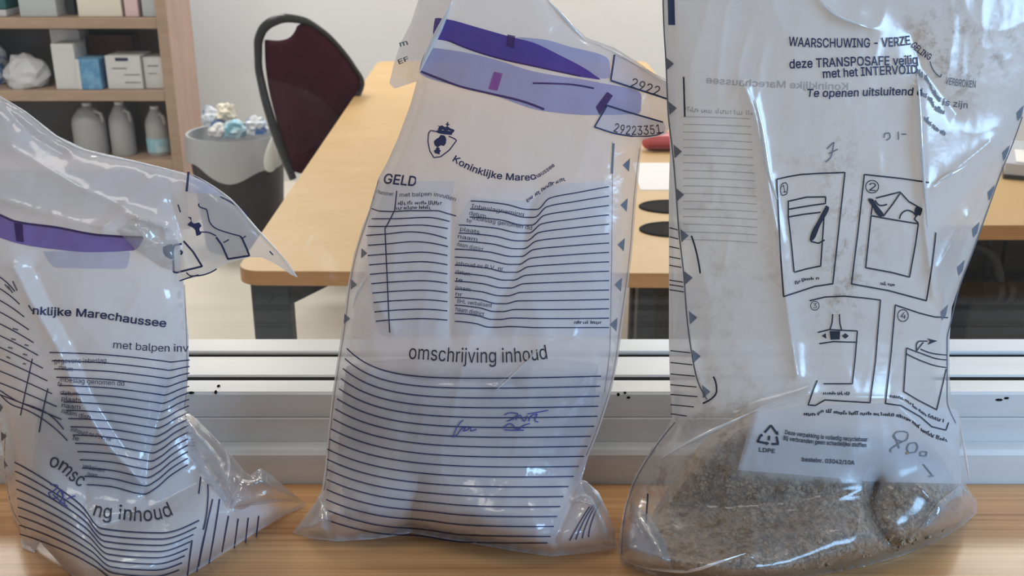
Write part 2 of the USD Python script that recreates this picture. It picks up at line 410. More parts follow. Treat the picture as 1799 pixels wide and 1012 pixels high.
c = onz(1125, 335, TZ)
solo('paper_sheet', prism([(c[0], c[1]), (c[0] + .21, c[1]), (c[0] + .215, c[1] + .30), (c[0] + .012, c[1] + .30)], TZ + .0012, TZ + .0024, 'z'), 'paper', 'white paper sheet lying on the beech desk between the middle and right bags', 'paper')
c = onz(1132, 268, TZ)
t = Thing('pencil_case', 'red rounded pencil case on the desk behind the white paper sheet', 'pencil case', (c[0] + .1, c[1] + .03, TZ + .001))
hull = m3.Manifold.batch_hull([m3.Manifold.sphere(.026, 20).scale((1, 1, .9)).translate((c[0] + dx, c[1] + .03 + dy, TZ + .0255)) for dx, dy in ((.02, 0), (.22, -.01), (.06, .03), (.2, .03))])
t.part('body', hull, 'red_plastic', True)
t.part('zip', tube([(c[0] + .005 + dx, c[1] + .0 - .006 * math.sin(dx * 12), TZ + .014) for dx in np.linspace(.005, .21, 12)], .004), 'red_dark', True)

# right-hand desk, further back, with a grey file and a dark cabinet below
c = onz(1700, 396, TZ)
YR = c[1]
t = Thing('office_desk', 'beech desk at the right edge of the photo, with a grey file on it', 'desk', (1.3, YR + .4, 0))
t.part('edge_band', box(.66, 2.6, YR, YR + .82, TZ - .036, TZ - .0006, .003), 'table_edge')
t.part('table_top', box(.661, 2.599, YR + .001, YR + .819, TZ - .0008, TZ, 0), 'table_wood')
for sx in (.72, 2.5):
    t.part('leg', box(sx - .03, sx + .03, YR + .5, YR + .56, 0, TZ - .036, .004), 'charcoal')
a = at(1096, 540, 2.95)
cab = Thing('low_cabinet', 'dark brown-grey cabinet standing under the desks on the right', 'cabinet', (1.1, 3.1, 0))
cab.part('body', box(a[0] + .02, 2.5, 2.95, 3.0, 0.0, TZ - .05, .003), 'dark_brown_grey')
for k in range(4):
    w = (2.48 - a[0]) / 4
    x0 = a[0] + .03 + k * w
    d = cab.part('door', box(x0, x0 + w - .012, 2.932, 2.949, .06, TZ - .07, .002), 'dark_brown_grey')
    cab.part('handle', box(x0 + w - .06, x0 + w - .045, 2.918, 2.933, .40, .55, .003), 'charcoal', parent=d)
# black chair base showing below the right desk: arching arm ending in a castor
Yc = YR + .25
arm = np.array([at(px, py, Yc) for px, py in smooth_line([(1640, 432), (1700, 430), (1735, 440), (1752, 470), (1757, 505)], 5)])
t = Thing('swivel_chair', 'black swivel chair base with a castor, in the dark under the right desk', 'chair', (1.0, Yc, 0.3))
t.part('arm', tube(arm, .013), 'black_plastic', True)
c = at(1757, 510, Yc)
for dx in (-.014, .014):
    m = trimesh.creation.cylinder(.03, .018, sections=28); m.apply_transform(trimesh.transformations.rotation_matrix(math.pi / 2, [0, 1, .25])); m.apply_translation(c + [dx, 0, 0])
    t.part('castor_wheel', m, 'black_plastic')
c2 = at(1640, 432, Yc)
t.part('column', lathe([(0, 0), (.03, 0), (.03, .12), (.018, .14), (.018, .3), (0, .3)], 20, (c2[0], Yc, c2[2] - .25)), 'black_plastic')
a, b = at(1700, 525, Yc + .1), at(1830, 600, Yc + .1)
solo('floor_box', box(a[0], b[0] + .2, Yc + .08, Yc + .3, 0, a[2], .01), 'charcoal', 'dark charcoal box standing below the castor under the right desk', 'box')
# grey file and black phone on the right desk
c = onz(1762, 314, TZ)
dv = np.array([.30, -.125, 0]); dn = np.array([.125, .30, 0])
t = Thing('document_file', 'grey flat file box on the right desk at the photo edge', 'file', (c[0] + .15, c[1] + .08, TZ))
base = [c[:2], c[:2] + dv[:2], c[:2] + dv[:2] + dn[:2], c[:2] + dn[:2]]
t.part('base', prism(base, TZ + .0005, TZ + .012, 'z'), 'charcoal')
t.part('case', prism([np.array(q) + [.002, .002] for q in base], TZ + .012, TZ + .042, 'z'), 'grey_plastic')
pl = prism([c[:2] + dv[:2] * .08 + dn[:2] * .05, c[:2] + dv[:2] * .95 + dn[:2] * .05, c[:2] + dv[:2] * .95 + dn[:2] * .55, c[:2] + dv[:2] * .08 + dn[:2] * .55], TZ + .0425, TZ + .046, 'z')
t.part('paper', pl, 'paper')
q = np.r_[c[:2] + dn[:2] * .42 + dv[:2] * .22, 0]
hull = m3.Manifold.batch_hull([m3.Manifold.sphere(.018, 18).translate(tuple(q + dv * f + [0, 0, TZ + .0645])) for f in (0.0, .5)] + [m3.Manifold.sphere(.018, 18).translate(tuple(q + dn * .18 + dv * f + [0, 0, TZ + .0645])) for f in (0.0, .5)])
solo('telephone_receiver', hull, 'black_plastic', 'black rounded receiver lying on the grey file at the right edge', 'telephone', smooth=True)

# shelf unit
SY, SD = 4.75, .36
xi = at(278, 60, SY)[0]; xo = xi + .047
z_top, z_mid = at(200, 31, SY)[2], at(200, 159, SY)[2]
th = .047
z_low = z_mid - (z_top - z_mid)
sh = Thing('shelf_unit', 'open beech shelf unit with boxes at the left edge of the room', 'shelf', (xi - .5, SY + .18, 0))
sh.part('side_panel', box(xi, xo, SY, SY + SD, 0, 1.75, .003), 'shelf_side_wood')
sh.part('front_edge', box(xi - .0005, xo, SY - .004, SY - .0002, 0, 1.75, .0015), 'shelf_wood')
sh.part('side_panel', box(xi - 1.05, xi - 1.003, SY, SY + SD, 0, 1.75, .003), 'shelf_side_wood')
sh.part('back_panel', box(xi - 1.003, xi, SY + SD - .012, SY + SD, 0, 1.74), 'shelf_back')
for z in (z_top, z_mid, z_low, .06, z_top + .38, z_top + .72):
    sh.part('shelf', box(xi - 1.002, xi - .001, SY - .003, SY + SD - .0125, z - th, z, .003), 'shelf_wood')


def carton(px0, px1, py_top, zs, dep, mat, label, cat='box', back=.03, group=None, flap=True, print_=None, name='carton'):
    a0, a1 = at(px0, py_top, SY + back), at(px1, py_top, SY + back)
    x0, x1, zt = a0[0], a1[0], a0[2]
    t = Thing(name, label, cat, ((x0 + x1) / 2, SY + back + dep / 2, zs), group=group)
    t.part('body', box(x0, x1, SY + back, SY + back + dep, zs + .001, zt, .003), mat)
    if flap:
        t.part('lid', box(x0 + .002, x1 - .002, SY + back - .0015, SY + back + dep - .002, zt - .022, zt + .0018, .0007), mat)
    for (u0, u1, v0, v1, m) in (print_ or []):
        X = lambda u: x0 + (x1 - x0) * u
        V = lambda v: zs + (zt - zs) * (1 - v)
        t.part('printed_mark', box(X(u0), X(u1), SY + back - .0024, SY + back - .0006, V(v1), V(v0)), m)
    return t


lines = [(.15, .85, .35 + .13 * k, .375 + .13 * k, 'ink_grey') for k in range(3)]
carton(183, 245, 98, z_mid, .16, 'white_card', 'white carton with a black printed bar on its front, on the middle shelf', print_=[(.3, .66, .06, .15, 'ink_navy'), (.18, .6, .36, .385, 'ink_grey'), (.5, .95, .55, .57, 'ink_grey'), (.5, .95, .78, .80, 'ink_grey')], flap=False)
carton(250, 287, 101, z_mid, .16, 'white_card', 'white carton tight against the right side panel of the shelf', back=.05, print_=[(.2, .7, .25, .28, 'ink_grey'), (.2, .6, .5, .52, 'ink_grey')], flap=False)
carton(88, 128, 78, z_mid, .14, 'white_card', 'tall white carton standing left of the blue-sided carton', back=.02)
carton(86, 138, 52, z_mid, .12, 'white_card', 'taller white carton behind the tall white one on the middle shelf', back=.18)
t = carton(131, 172, 104, z_mid, .13, 'blue_card', 'small blue carton with a pale edge on the middle shelf', back=.015)
b_ = at(138, 104, SY + .015)
t.part('white_flap', box(at(129, 104, SY)[0], b_[0], SY + .010, SY + .0145, z_mid + .002, b_[2], .001), 'white_card')
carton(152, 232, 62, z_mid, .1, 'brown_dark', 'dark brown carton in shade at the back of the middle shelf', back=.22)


def crumple(cx, cy, cz, rx, ry, rz, seed, amp=.5, flat=True, sub=3):
    m = trimesh.creation.icosphere(sub, 1.0)
    v = m.vertices
    n = np.abs(meshkit.noise(v * 1.9 + seed * 7.3) - .5) * 2 + .5 * np.abs(meshkit.noise(v * 4.1 + seed * 3.1) - .5) * 2
    v = v * (1 - amp * .5 + amp * n)[:, None] * [rx, ry, rz]
    if flat:
        v[:, 2] = np.maximum(v[:, 2], -rz * .55)
        v[:, 2] -= v[:, 2].min()
    return trimesh.Trimesh(v + [cx, cy, cz], m.faces, process=False)


a = at(52, 140, SY + .12)
solo('plastic_bag', crumple(a[0], SY + .10, z_mid + .001, .10, .08, .095, 3, .3, True, 2), 'white_plastic', 'crumpled white plastic bag on the middle shelf, left of the tall cartons', 'bag', smooth=12)
a = at(12, 100, SY + .15)
solo('plastic_bag', crumple(a[0] - .12, SY + .20, z_mid + .001, .09, .08, .14, 5, .35, True, 2), 'blue_white', 'blue and white plastic bag at the far left end of the middle shelf', 'bag', smooth=12)
# top shelf
carton(22, 88, -60, z_top, .2, 'grey_card', 'grey-white carton on the top visible shelf, left of the cream one', back=.03)
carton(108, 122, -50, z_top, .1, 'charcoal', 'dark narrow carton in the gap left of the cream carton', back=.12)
carton(126, 204, -60, z_top, .2, 'cream_card', 'wide cream carton on the top visible shelf', back=.03)
carton(212, 236, -40, z_top, .15, 'pink_card', 'narrow pinkish carton on the top visible shelf', back=.03)
carton(243, 270, -40, z_top, .15, 'grey_card', 'narrow grey-white carton by the right side panel of the top shelf', back=.03)
a = at(8, 0, SY + .1)
t = Thing('storage_tub', 'dark green plastic tub at the left end of the top shelf', 'tub', (a[0] - .06, SY + .12, z_top))
t.part('body', box(a[0] - .16, a[0] + .028, SY + .04, SY + .22, z_top + .03, z_top + .17, .01), 'green_plastic')
t.part('tray', box(a[0] - .18, a[0] + .19 - .16, SY + .03, SY + .24, z_top + .001, z_top + .0295, .004), 'white_plastic')
# jugs on the low shelf
for k, (cx, w, ptop, lab) in enumerate(((160, 58, 180, 'first white plastic jug from the left on the low shelf'), (216, 42, 178, 'middle white plastic jug of the low shelf'), (277, 38, 186, 'white plastic jug with a pale blue label beside the shelf side panel'))):
    c = at(cx, 240, SY + .12)
    r = w / 2 / FPX * 4.95
    zt = at(cx, ptop, SY + .12)[2]
    hh = zt - z_low
    t = Thing('plastic_jug', lab, 'jug', (c[0], SY + .12, z_low), group='white jugs on the low shelf')
    t.part('body', lathe([(0, .001), (r * .95, .001), (r, .012), (r, hh * .62), (r * .93, hh * .72), (r * .55, hh * .88), (.022, hh * .93), (.02, hh * .955), (0, hh * .955)], 36, (c[0], SY + .12, z_low)), 'jug_plastic', 40)
    t.part('cap', lathe([(0, hh * .94), (.021, hh * .94), (.021, hh * .998), (.018, hh), (0, hh)], 20, (c[0], SY + .12, z_low)), 'white_plastic')
    t.part('handle', tube([(c[0] + r * .55, SY + .12 - .03, z_low + hh * .86), (c[0] + r * .95, SY + .12 - .04, z_low + hh * .82), (c[0] + r * 1.0, SY + .12 - .03, z_low + hh * .66)], .009), 'jug_plastic', True)
    if k == 2:
        t.part('paper_label', lathe([(r + .0005, hh * .08), (r + .0018, hh * .08), (r + .0018, hh * .36), (r + .0005, hh * .36)], 36, (c[0], SY + .12, z_low)), 'light_blue', 40, label='pale blue label')

# waste bin
bY = 4.50
c = at(414, 236, bY); bz = c[2]; br = 82 / FPX * 4.66
wb = Thing('waste_bin', 'black mesh waste bin with a white liner, between shelf and chair', 'bin', (c[0], bY, 0))
cc = (c[0], bY, 0)
wb.part('body', lathe([(0, .001), (br * .80, .001), (br * .82, .01), (br * .985, bz - .01), (br * .96, bz - .01), (br * .80, .015), (0, .015)], 48, cc), 'black_mesh', 40)
wb.part('rim', lathe([(br * .955, bz - .012), (br * .99, bz - .012), (br * 1.0, bz), (br * .955, bz)], 48, cc), 'black_plastic', 40)
ln = lathe([(br * .78, bz - .20), (br * .94, bz - .02), (br * .955, bz + .010), (br * 1.005, bz + .012), (br * 1.03, bz - .03), (br * 1.035, bz - .12), (br * 1.03, bz - .12), (br * 1.02, bz - .03), (br * 1.0, bz + .008)], 72, (0, 0, 0))
v = ln.vertices.copy(); ang = np.arctan2(v[:, 1], v[:, 0])
low = np.clip((bz - v[:, 2]) / .12, 0, 1) * (np.hypot(v[:, 0], v[:, 1]) > br * 1.0)
v[:, 2] += low * (.035 * np.sin(ang * 2 + 1.2) + .015 * np.sin(ang * 5))
v[:, :2] *= (1 + .012 * np.sin(ang * 9) * low)[:, None]
ln.vertices = v + [c[0], bY, 0]
wb.part('liner', ln, 'liner_plastic', 40, label='white bin liner folded over the rim')
a = at(474, 274, bY - br - .03)
kn = trimesh.creation.icosphere(3, 1.0)
kv = kn.vertices * [.026, .02, .075]; kv[:, 0] *= 1 - .5 * (kv[:, 2] / .075); kv[:, 0] += .15 * kv[:, 2]
kn.vertices = kv + [a[0], bY - br * .72 - .06, a[2]]
wb.part('liner_knot', kn, 'white_card', True)
for k, (px, py, r, mat, lab) in enumerate(((372, 206, .046, 'blue_white', 'crumpled white wrapper with blue print, on top at the left of the bin'), (396, 196, .040, 'cream_card', 'crumpled cream paper on top of the bin'), (412, 226, .046, 'light_blue', 'crumpled light blue glove in the middle of the bin'),
                                           (450, 220, .044, 'blue_white', 'crumpled blue and white wrapper at the right of the bin'), (382, 230, .036, 'white_card', 'crumpled white paper below the wrappers at the left of the bin'))):
    a = at(px, py, bY + (.07 if k < 2 else -.05))
    solo('crumpled_waste', crumple(a[0], a[1], a[2] - r * .8, r * 1.1, r * .85, r * 1.1, 11 + k, .5, True, 2), mat, lab, 'waste', 'waste in the bin', smooth=10)

# burgundy chair
CY = 3.95
ch = Thing('office_chair', 'burgundy upholstered chair with a black hoop frame, beside the desk', 'chair', (-.62, CY + .25, 0))


def cpt(px, py, off=0.0):
    q = at(px, py, CY)
    u = (px - 540) / 100.0
    Y = CY + .05 * u * u + .06 * u + off
    return at(px, py, Y)


hoop = Z(300, 0, 2.976, [(640, 935), (575, 770), (525, 625), (480, 460), (458, 330), (457, 230), (478, 160), (528, 115), (600, 95), (690, 106), (790, 160), (890, 258), (955, 345), (1003, 435), (975, 515), (935, 600), (885, 700), (820, 810), (740, 920)])
hp = smooth_line(hoop, 6)
rad = np.interp(np.arange(len(hp)) / len(hp), [0, .1, .3, .42, .55, .7, 1], [.014, .017, .014, .019, .010, .008, .010])
ch.part('hoop_frame', tube([cpt(x, y, .0) for x, y in hp], rad, 10), 'black_plastic', True)
padpoly = shapely.Polygon(smooth_line(Z(300, 0, 2.976, [(635, 900), (560, 660), (505, 420), (492, 300), (490, 205), (560, 212), (615, 200), (648, 165), (665, 128), (720, 122), (800, 172), (890, 268), (950, 352), (992, 435), (962, 512), (924, 595), (874, 695), (808, 800), (735, 900)]), 6))


def fill(poly, step):
    """Even triangulation of a polygon: boundary points and an inner grid."""
    P = []
    parts = getattr(poly, 'geoms', [poly])
    for g in parts:
        for ring in [g.exterior, *g.interiors]:
            n = max(3, int(ring.length / step))
            P.append(np.array([ring.interpolate(t, normalized=True).coords[0] for t in np.arange(n) / n]))
            cs = np.array(ring.coords)[:-1]
            if len(cs) < 40:
                P.append(cs)
    x0, y0, x1, y1 = poly.bounds
    gx, gy = np.meshgrid(np.arange(x0, x1, step), np.arange(y0, y1, step * .866))
    gx = gx + (np.arange(gy.shape[0]) % 2)[:, None] * step / 2
    inner = poly.buffer(-step * .45)
    if not inner.is_empty:
        ok = shapely.contains_xy(inner, gx.ravel(), gy.ravel())
        P.append(np.stack([gx.ravel()[ok], gy.ravel()[ok]], 1))
    P = np.vstack(P)
    P = P[np.unique(np.round(P, 2), axis=0, return_index=True)[1]]
    T = Delaunay(P).simplices
    c = P[T].mean(1)
    T = T[shapely.contains_xy(poly.buffer(.01), c[:, 0], c[:, 1])]
    a = P[T]
    area = (a[:, 1, 0] - a[:, 0, 0]) * (a[:, 2, 1] - a[:, 0, 1]) - (a[:, 2, 0] - a[:, 0, 0]) * (a[:, 1, 1] - a[:, 0, 1])
    T = T[np.abs(area) > 1e-3]; area = area[np.abs(area) > 1e-3]
    T[area > 0] = T[area > 0][:, ::-1]          # picture y runs down: face the viewer
    return P, T


def slab(poly, step, front, back):
    """Closed slab: front(x, y) and back(x, y) give points; used for upholstery and packets."""
    P, T = fill(poly, step)
    F, B = front(P), back(P)
    e = np.sort(np.vstack([T[:, [0, 1]], T[:, [1, 2]], T[:, [2, 0]]]), 1)
    raw = np.vstack([T[:, [0, 1]], T[:, [1, 2]], T[:, [2, 0]]])
    _, idx, cnt = np.unique(e, axis=0, return_index=True, return_counts=True)
    bd = raw[idx[cnt == 1]]
    n = len(P)
    side = np.vstack([np.stack([bd[:, 1], bd[:, 0], bd[:, 0] + n], 1), np.stack([bd[:, 1], bd[:, 0] + n, bd[:, 1] + n], 1)])
    return trimesh.Trimesh(np.vstack([F, B]), np.vstack([T, T[:, ::-1] + n, side]), process=False)


def pad_pt(P, off, dome):
    d = np.array([padpoly.exterior.distance(shapely.Point(x, y)) for x, y in P])
    k = np.sqrt(np.clip(d / 22, 0, 1))
    return np.array([cpt(x, y, off - dome * kk) for (x, y), kk in zip(P, k)])


ch.part('backrest', slab(padpoly, 7, lambda P: pad_pt(P, .004, .022), lambda P: pad_pt(P, .03, -.01)), 'burgundy', 35)
ch.part('seat', box(-.86, -.40, CY + .10, CY + .55, .43, .49, .025), 'burgundy')
for sx in (-.80, -.46):
    for sy in (CY + .14, CY + .50):
        ch.part('leg', tube([(sx, sy, .002), (sx, sy, .43)], .011), 'black_plastic', True)

# ---------------------------------------------------------------- the three bags
def ridged(p, seed):
    return 1 - np.abs(2 * meshkit.noise(p, seed) - 1)


class Bag:
    """A flat plastic pouch blown out by its contents. Its sheet is laid out over the photograph's pixels, and depth() says how far each point of the front sheet stands from the window."""

    def __init__(self, outline, bottom, E0, Bf, Bb, creases=(), wr=.002, seed=1, seam=7, H=170, wscale=80, stretch=(1.0, 0.6), rot=.4, power=.5):
        self.poly = shapely.Polygon(smooth_line(list(outline) + [outline[0]], 5, True)).buffer(0)
        self.bottom, self.E0, self.Bf, self.Bb = np.array(bottom, float), np.array(E0, float), np.array(Bf, float), np.array(Bb, float)
        self.creases, self.wr, self.seed, self.Hb, self.ws, self.st, self.rot = creases, wr, seed, H, wscale, stretch, rot
        x0, y0, x1, y1 = self.poly.bounds
        self.x0, self.y0, self.r = x0 - 12, y0 - 12, 4.0
        nx, ny = int((x1 - x0 + 24) / self.r) + 2, int((y1 - y0 + 24) / self.r) + 2
        gx, gy = np.meshgrid(self.x0 + np.arange(nx) * self.r, self.y0 + np.arange(ny) * self.r)
        self.gx, self.gy = gx, gy
        mask = shapely.contains_xy(self.poly.buffer(-seam), gx.ravel(), gy.ravel()).reshape(gx.shape)
        idx = -np.ones(gx.shape, int); n = mask.sum(); idx[mask] = np.arange(n)
        A = sp.lil_matrix((n, n)); A.setdiag(4.0); A = A.tocoo()
        rows, cols = [A.row], [A.col]; vals = [A.data]
        for dy, dx in ((0, 1), (1, 0), (0, -1), (-1, 0)):
            s = np.roll(idx, (-dy, -dx), (0, 1))
            ok = mask & (s >= 0)
            rows.append(idx[ok]); cols.append(s[ok]); vals.append(np.full(ok.sum(), -1.0))
        A = sp.csr_matrix((np.concatenate(vals), (np.concatenate(rows), np.concatenate(cols))), (n, n))
        u = np.zeros(gx.shape); u[mask] = spsolve(A.tocsc(), np.ones(n))
        h = np.maximum(u, 0) ** power
        row = h.max(1); row = gaussian_filter(np.maximum(row, row.max() * .12), 8)
        h = h / row[:, None]
        self.h = np.clip(gaussian_filter(h, .8), 0, 1.15)

    def sample(self, f, px, py):
        return map_coordinates(f, [(np.asarray(py) - self.y0) / self.r, (np.asarray(px) - self.x0) / self.r], order=1, mode='nearest')

    def edge(self, px, py):
        """Depth of the seam surface, where front and back sheets meet; clamped so that nothing goes below the sill."""
        e0 = np.interp(py, self.E0[:, 0], self.E0[:, 1])
        yb = np.interp(px, self.bottom[:, 0], self.bottom[:, 1])
        w = np.clip((yb - py) / self.Hb, 0, 1); w = w * w * (3 - 2 * w)
        return np.minimum(ysill(yb) * (1 - w) + e0 * w, ysill(py, SILL + .0006))

    def depth(self, px, py):
        px, py = np.asarray(px, float), np.asarray(py, float)
        h = self.sample(self.h, px, py)
        d = self.edge(px, py) - h * np.interp(py, self.Bf[:, 0], self.Bf[:, 1])
        g = np.clip(h * 3, 0, 1)
        if self.wr:
            c, s = math.cos(self.rot), math.sin(self.rot)
            a, b = (px * c + py * s) / self.ws * self.st[0], (-px * s + py * c) / self.ws * self.st[1]
            p = np.stack([a + .5 * meshkit.noise(np.stack([a, b, a * 0 + 9], -1), self.seed), b, a * 0 + self.seed * 3.7], -1)
            w = .62 * ridged(p, self.seed) ** 2 + .3 * ridged(p * 2.1 + 5, self.seed + 3) ** 2 + .12 * ridged(p * 4.7, self.seed + 5)
            d = d - self.wr * (.25 + .75 * g) * (w - .5)
        for pts, amp, wd in self.creases:
            q = np.asarray(pts, float)
            dist = np.full(px.shape, 1e9)
            for (ax, ay), (bx, by) in zip(q[:-1], q[1:]):
                L = (bx - ax) ** 2 + (by - ay) ** 2
                t = np.clip(((px - ax) * (bx - ax) + (py - ay) * (by - ay)) / L, 0, 1)
                dist = np.minimum(dist, np.hypot(px - ax - t * (bx - ax), py - ay - t * (by - ay)))
            d = d - amp * np.exp(-dist / wd) * g
        return np.minimum(d, ysill(py, SILL + .0010))

    def front(self, P, off=0.0):
        P = np.asarray(P, float)
        return at(P[:, 0], P[:, 1], self.depth(P[:, 0], P[:, 1]) - off)

    def back(self, P, inset=0.0):
        P = np.asarray(P, float)
        q = at(P[:, 0], P[:, 1], self.edge(P[:, 0], P[:, 1]))
        h = self.sample(self.h, P[:, 0], P[:, 1])
        q[:, 1] += h * np.interp(P[:, 1], self.Bb[:, 0], self.Bb[:, 1]) - inset
        return q

    def field(self, base, areas, blur=3.0):
        """A value per pixel: base, overridden inside polygons, softened at the borders."""
        f = np.full(self.gx.shape, float(base))
        for pts, v in areas:
            m = shapely.contains_xy(shapely.Polygon(pts), self.gx.ravel(), self.gy.ravel()).reshape(f.shape)
            f[m] = v
        return gaussian_filter(f, blur)

    def sheets(self, thing, mat, milk, dirt=None, step=4.0, back_milk=None):
        P, T = fill(self.poly, step)
        mk = self.sample(milk, P[:, 0], P[:, 1])
        at_ = {'milk': mk}
        if dirt is not None:
            at_['dirt'] = self.sample(dirt, P[:, 0], P[:, 1])
        thing.part('front_sheet', (self.front(P), T), mat, True, attrs=at_)
        ab = dict(at_); ab['milk'] = mk * .8 if back_milk is None else self.sample(back_milk, P[:, 0], P[:, 1])
        thing.part('back_sheet', (self.back(P), T[:, ::-1]), mat, True, attrs=ab)

    def fold(self, thing, pts, lift=.006, amp=.006, scale=30, seed=1, milk=.25, name='crumpled_fold', edge=14, mat='film_clear'):
        """A loose crumpled flap of the film standing off the sheet."""
        poly = shapely.Polygon(smooth_line(list(pts) + [pts[0]], 5, True)).buffer(0)
        P, T = fill(poly, 4)
        d = shapely.distance(poly.exterior, shapely.points(P))
        g = np.clip(d / edge, 0, 1)
        p = np.c_[P / scale, np.full(len(P), seed * 2.3)]
        w = .7 * ridged(p + .4 * meshkit.noise(p * 1.3, seed)[:, None], seed) + .3 * ridged(p * 2.3, seed + 2)
        D = self.depth(P[:, 0], P[:, 1]) - .0012 - g * (lift + amp * (w - .4))
        V = at(P[:, 0], P[:, 1], np.minimum(D, ysill(P[:, 1], SILL + .0014)))
        thing.part(name, (V, T), mat, True, attrs={'milk': np.full(len(P), milk)})

    def crease(self, thing, pts, r=.0011, milk=.55, off=.0012, name='fold_edge'):
        """A tight fold of the film: a thin rounded roll that catches the light."""
        q = smooth_line(pts, 5)
        m = tube(self.front(q, off), r * np.sin(np.linspace(.15, math.pi - .15, len(q))), 8)
        thing.part(name, m, 'film_fold', True, attrs={'milk': np.full(len(m.vertices), milk)})

    # flat print: thin geometry that follows the sheet
    def patch(self, pts, off=.0006, step=6, smooth=True):
        poly = shapely.Polygon(smooth_line(list(pts) + [pts[0]], 5, not smooth)).buffer(0).intersection(self.poly)
        P, T = fill(poly, step)
        return trimesh.Trimesh(self.front(P, off), T, process=False)

    def stroke(self, pts, w=2.2, off=.0009, sharp=False, wob=0.0):
        q = smooth_line(pts, 4, sharp)
        t = np.gradient(q, axis=0); t /= np.linalg.norm(t, axis=1, keepdims=True) + 1e-9
        n = np.stack([-t[:, 1], t[:, 0]], 1) * w / 2
        V = np.vstack([q + n, q - n]); k = len(q); i = np.arange(k - 1)
        T = np.vstack([np.stack([i, i + 1, i + k], 1), np.stack([i + 1, i + 1 + k, i + k], 1)])
        return trimesh.Trimesh(self.front(V, off), T[:, ::-1], process=False)

    def lines(self, lines, w=2.2, **k):
        return [self.stroke(l, w, **k) for l in lines]

    def strokes(self, lines, w=2.2, **k):
        return join([self.stroke(l, w, **k) for l in lines])

    def text(self, s, base, cap, bold=False, off=.0009, slant=0.0, mirror=False, fit=True):
        m = meshkit.text_mesh(s, 1.0, .1, bold)
        v, f = np.array(m.vertices), np.array(m.faces)
        nz = np.cross(v[f[:, 1]] - v[f[:, 0]], v[f[:, 2]] - v[f[:, 0]])[:, 2]
        f = f[(nz > 1e-9) & (v[f][:, :, 2].min(1) > .05)]
        q = smooth_line(base, 3)
        d = np.r_[0, np.cumsum(np.linalg.norm(np.diff(q, axis=0), axis=1))]
        x = v[:, 0] - v[:, 0].min(); W = x.max()
        if mirror:
            x = W - x; f = f[:, ::-1]
        u = x * (d[-1] / W if fit else cap) + slant * v[:, 1] * cap
        t = np.gradient(q, axis=0); t /= np.linalg.norm(t, axis=1, keepdims=True)
        bx = np.stack([np.interp(u, d, q[:, k]) for k in (0, 1)], 1)
        tx = np.stack([np.interp(u, d, t[:, k]) for k in (0, 1)], 1)
        up = np.stack([tx[:, 1], -tx[:, 0]], 1)
        P = bx + up * (v[:, 1] * cap)[:, None]
        return trimesh.Trimesh(self.front(P, off), f, process=False)

    def scribble(self, base, h, pitch=3.2, w=1.5, seed=0, off=.0009):
        """A row of lettering too small to read in the photograph."""
        r = random.Random(seed)
        q = smooth_line(base, 2)
        d = np.r_[0, np.cumsum(np.linalg.norm(np.diff(q, axis=0), axis=1))]
        out, u = [], 0.0
        while u < d[-1] - pitch:
            n = r.randint(3, 8)
            for _ in range(n):
                if u >= d[-1] - 1:
                    break
                p = np.array([np.interp(u, d, q[:, k]) for k in (0, 1)])
                hh = h * r.choice((.62, .62, .7, 1.0))
                out.append(self.stroke([p, p + [r.uniform(-.6, .6), -hh]], w, off, True))
                if r.random() < .75:
                    yy = -hh * r.choice((.02, .5, .95))
                    out.append(self.stroke([p + [0, yy], p + [pitch * .8, yy + r.uniform(-.5, .5)]], w * .8, off, True))
                u += pitch
            u += pitch * .9
        return join(out)


# ======================= middle bag
ob2 = [(742, -60), (735, 0), (722, 40), (704, 75), (692, 112), (684, 146), (693, 156), (732, 143), (722, 180), (700, 240), (680, 285), (665, 312), (648, 370), (636, 400), (622, 445), (611, 500), (602, 570), (593, 630), (584, 690), (577, 750), (571, 820), (565, 862), (552, 885), (530, 915), (513, 936),
       (545, 946), (590, 951), (650, 948), (700, 941), (722, 936), (760, 943), (840, 957), (900, 968), (970, 978), (1030, 972), (1085, 963),
       (1078, 930), (1066, 895), (1052, 865), (1030, 845), (1022, 843), (1034, 800), (1050, 762), (1064, 720), (1076, 680), (1086, 630), (1094, 570), (1104, 500), (1112, 430), (1118, 350), (1124, 290), (1128, 246), (1168, 236), (1185, 215), (1185, 150), (1164, 140), (1125, 112), (1080, 84), (1030, 66), (985, 24), (955, -10), (925, -60)]
cr2 = [(Z(560, 280, 2.811, [(1090, 150), (1040, 250), (1000, 480), (950, 600), (880, 720), (855, 830)]), -.006, 26),
       ([(735, 130), (765, 60), (792, 10), (800, -40)], .006, 9), ([(955, -10), (1030, 72)], .003, 8),
       ([(735, 140), (700, 240), (650, 380)], .004, 14), ([(652, 365), (640, 420), (655, 520), (690, 580)], .003, 12),
       ([(793, 350), (790, 590)], -.004, 12), ([(600, 610), (670, 650), (740, 668), (900, 672)], -.004, 18), ([(870, 680), (960, 600), (1010, 590)], .004, 14),
       ([(1020, 850), (1000, 890), (975, 950)], -.010, 14), ([(1010, 880), (1060, 890)], .006, 8), ([(565, 870), (580, 945)], -.006, 9),
       ([(545, 925), (590, 900)], .005, 6), ([(1035, 850), (1075, 955)], .005, 8), ([(700, 940), (722, 900), (735, 850)], -.006, 22)]
b2 = Bag(ob2, [(500, 936), (545, 946), (590, 951), (650, 948), (700, 941), (722, 936), (760, 943), (840, 957), (900, 968), (970, 978), (1030, 972), (1090, 963)],
         [(-80, .890), (150, .882), (450, .868), (700, .852), (860, .845), (1000, .845)],
         [(-80, .008), (100, .014), (220, .020), (420, .034), (640, .046), (800, .056), (900, .050), (980, .03)],
         [(-80, .006), (150, .010), (420, .020), (700, .032), (900, .036), (980, .02)], cr2, .0034, 3, 9, wscale=95, stretch=(1.1, .5), rot=.25)
T2 = Thing('security_bag', 'printed plastic evidence bag standing upright in the middle, with two purple seal strips', 'bag', (.0, .85, SILL))
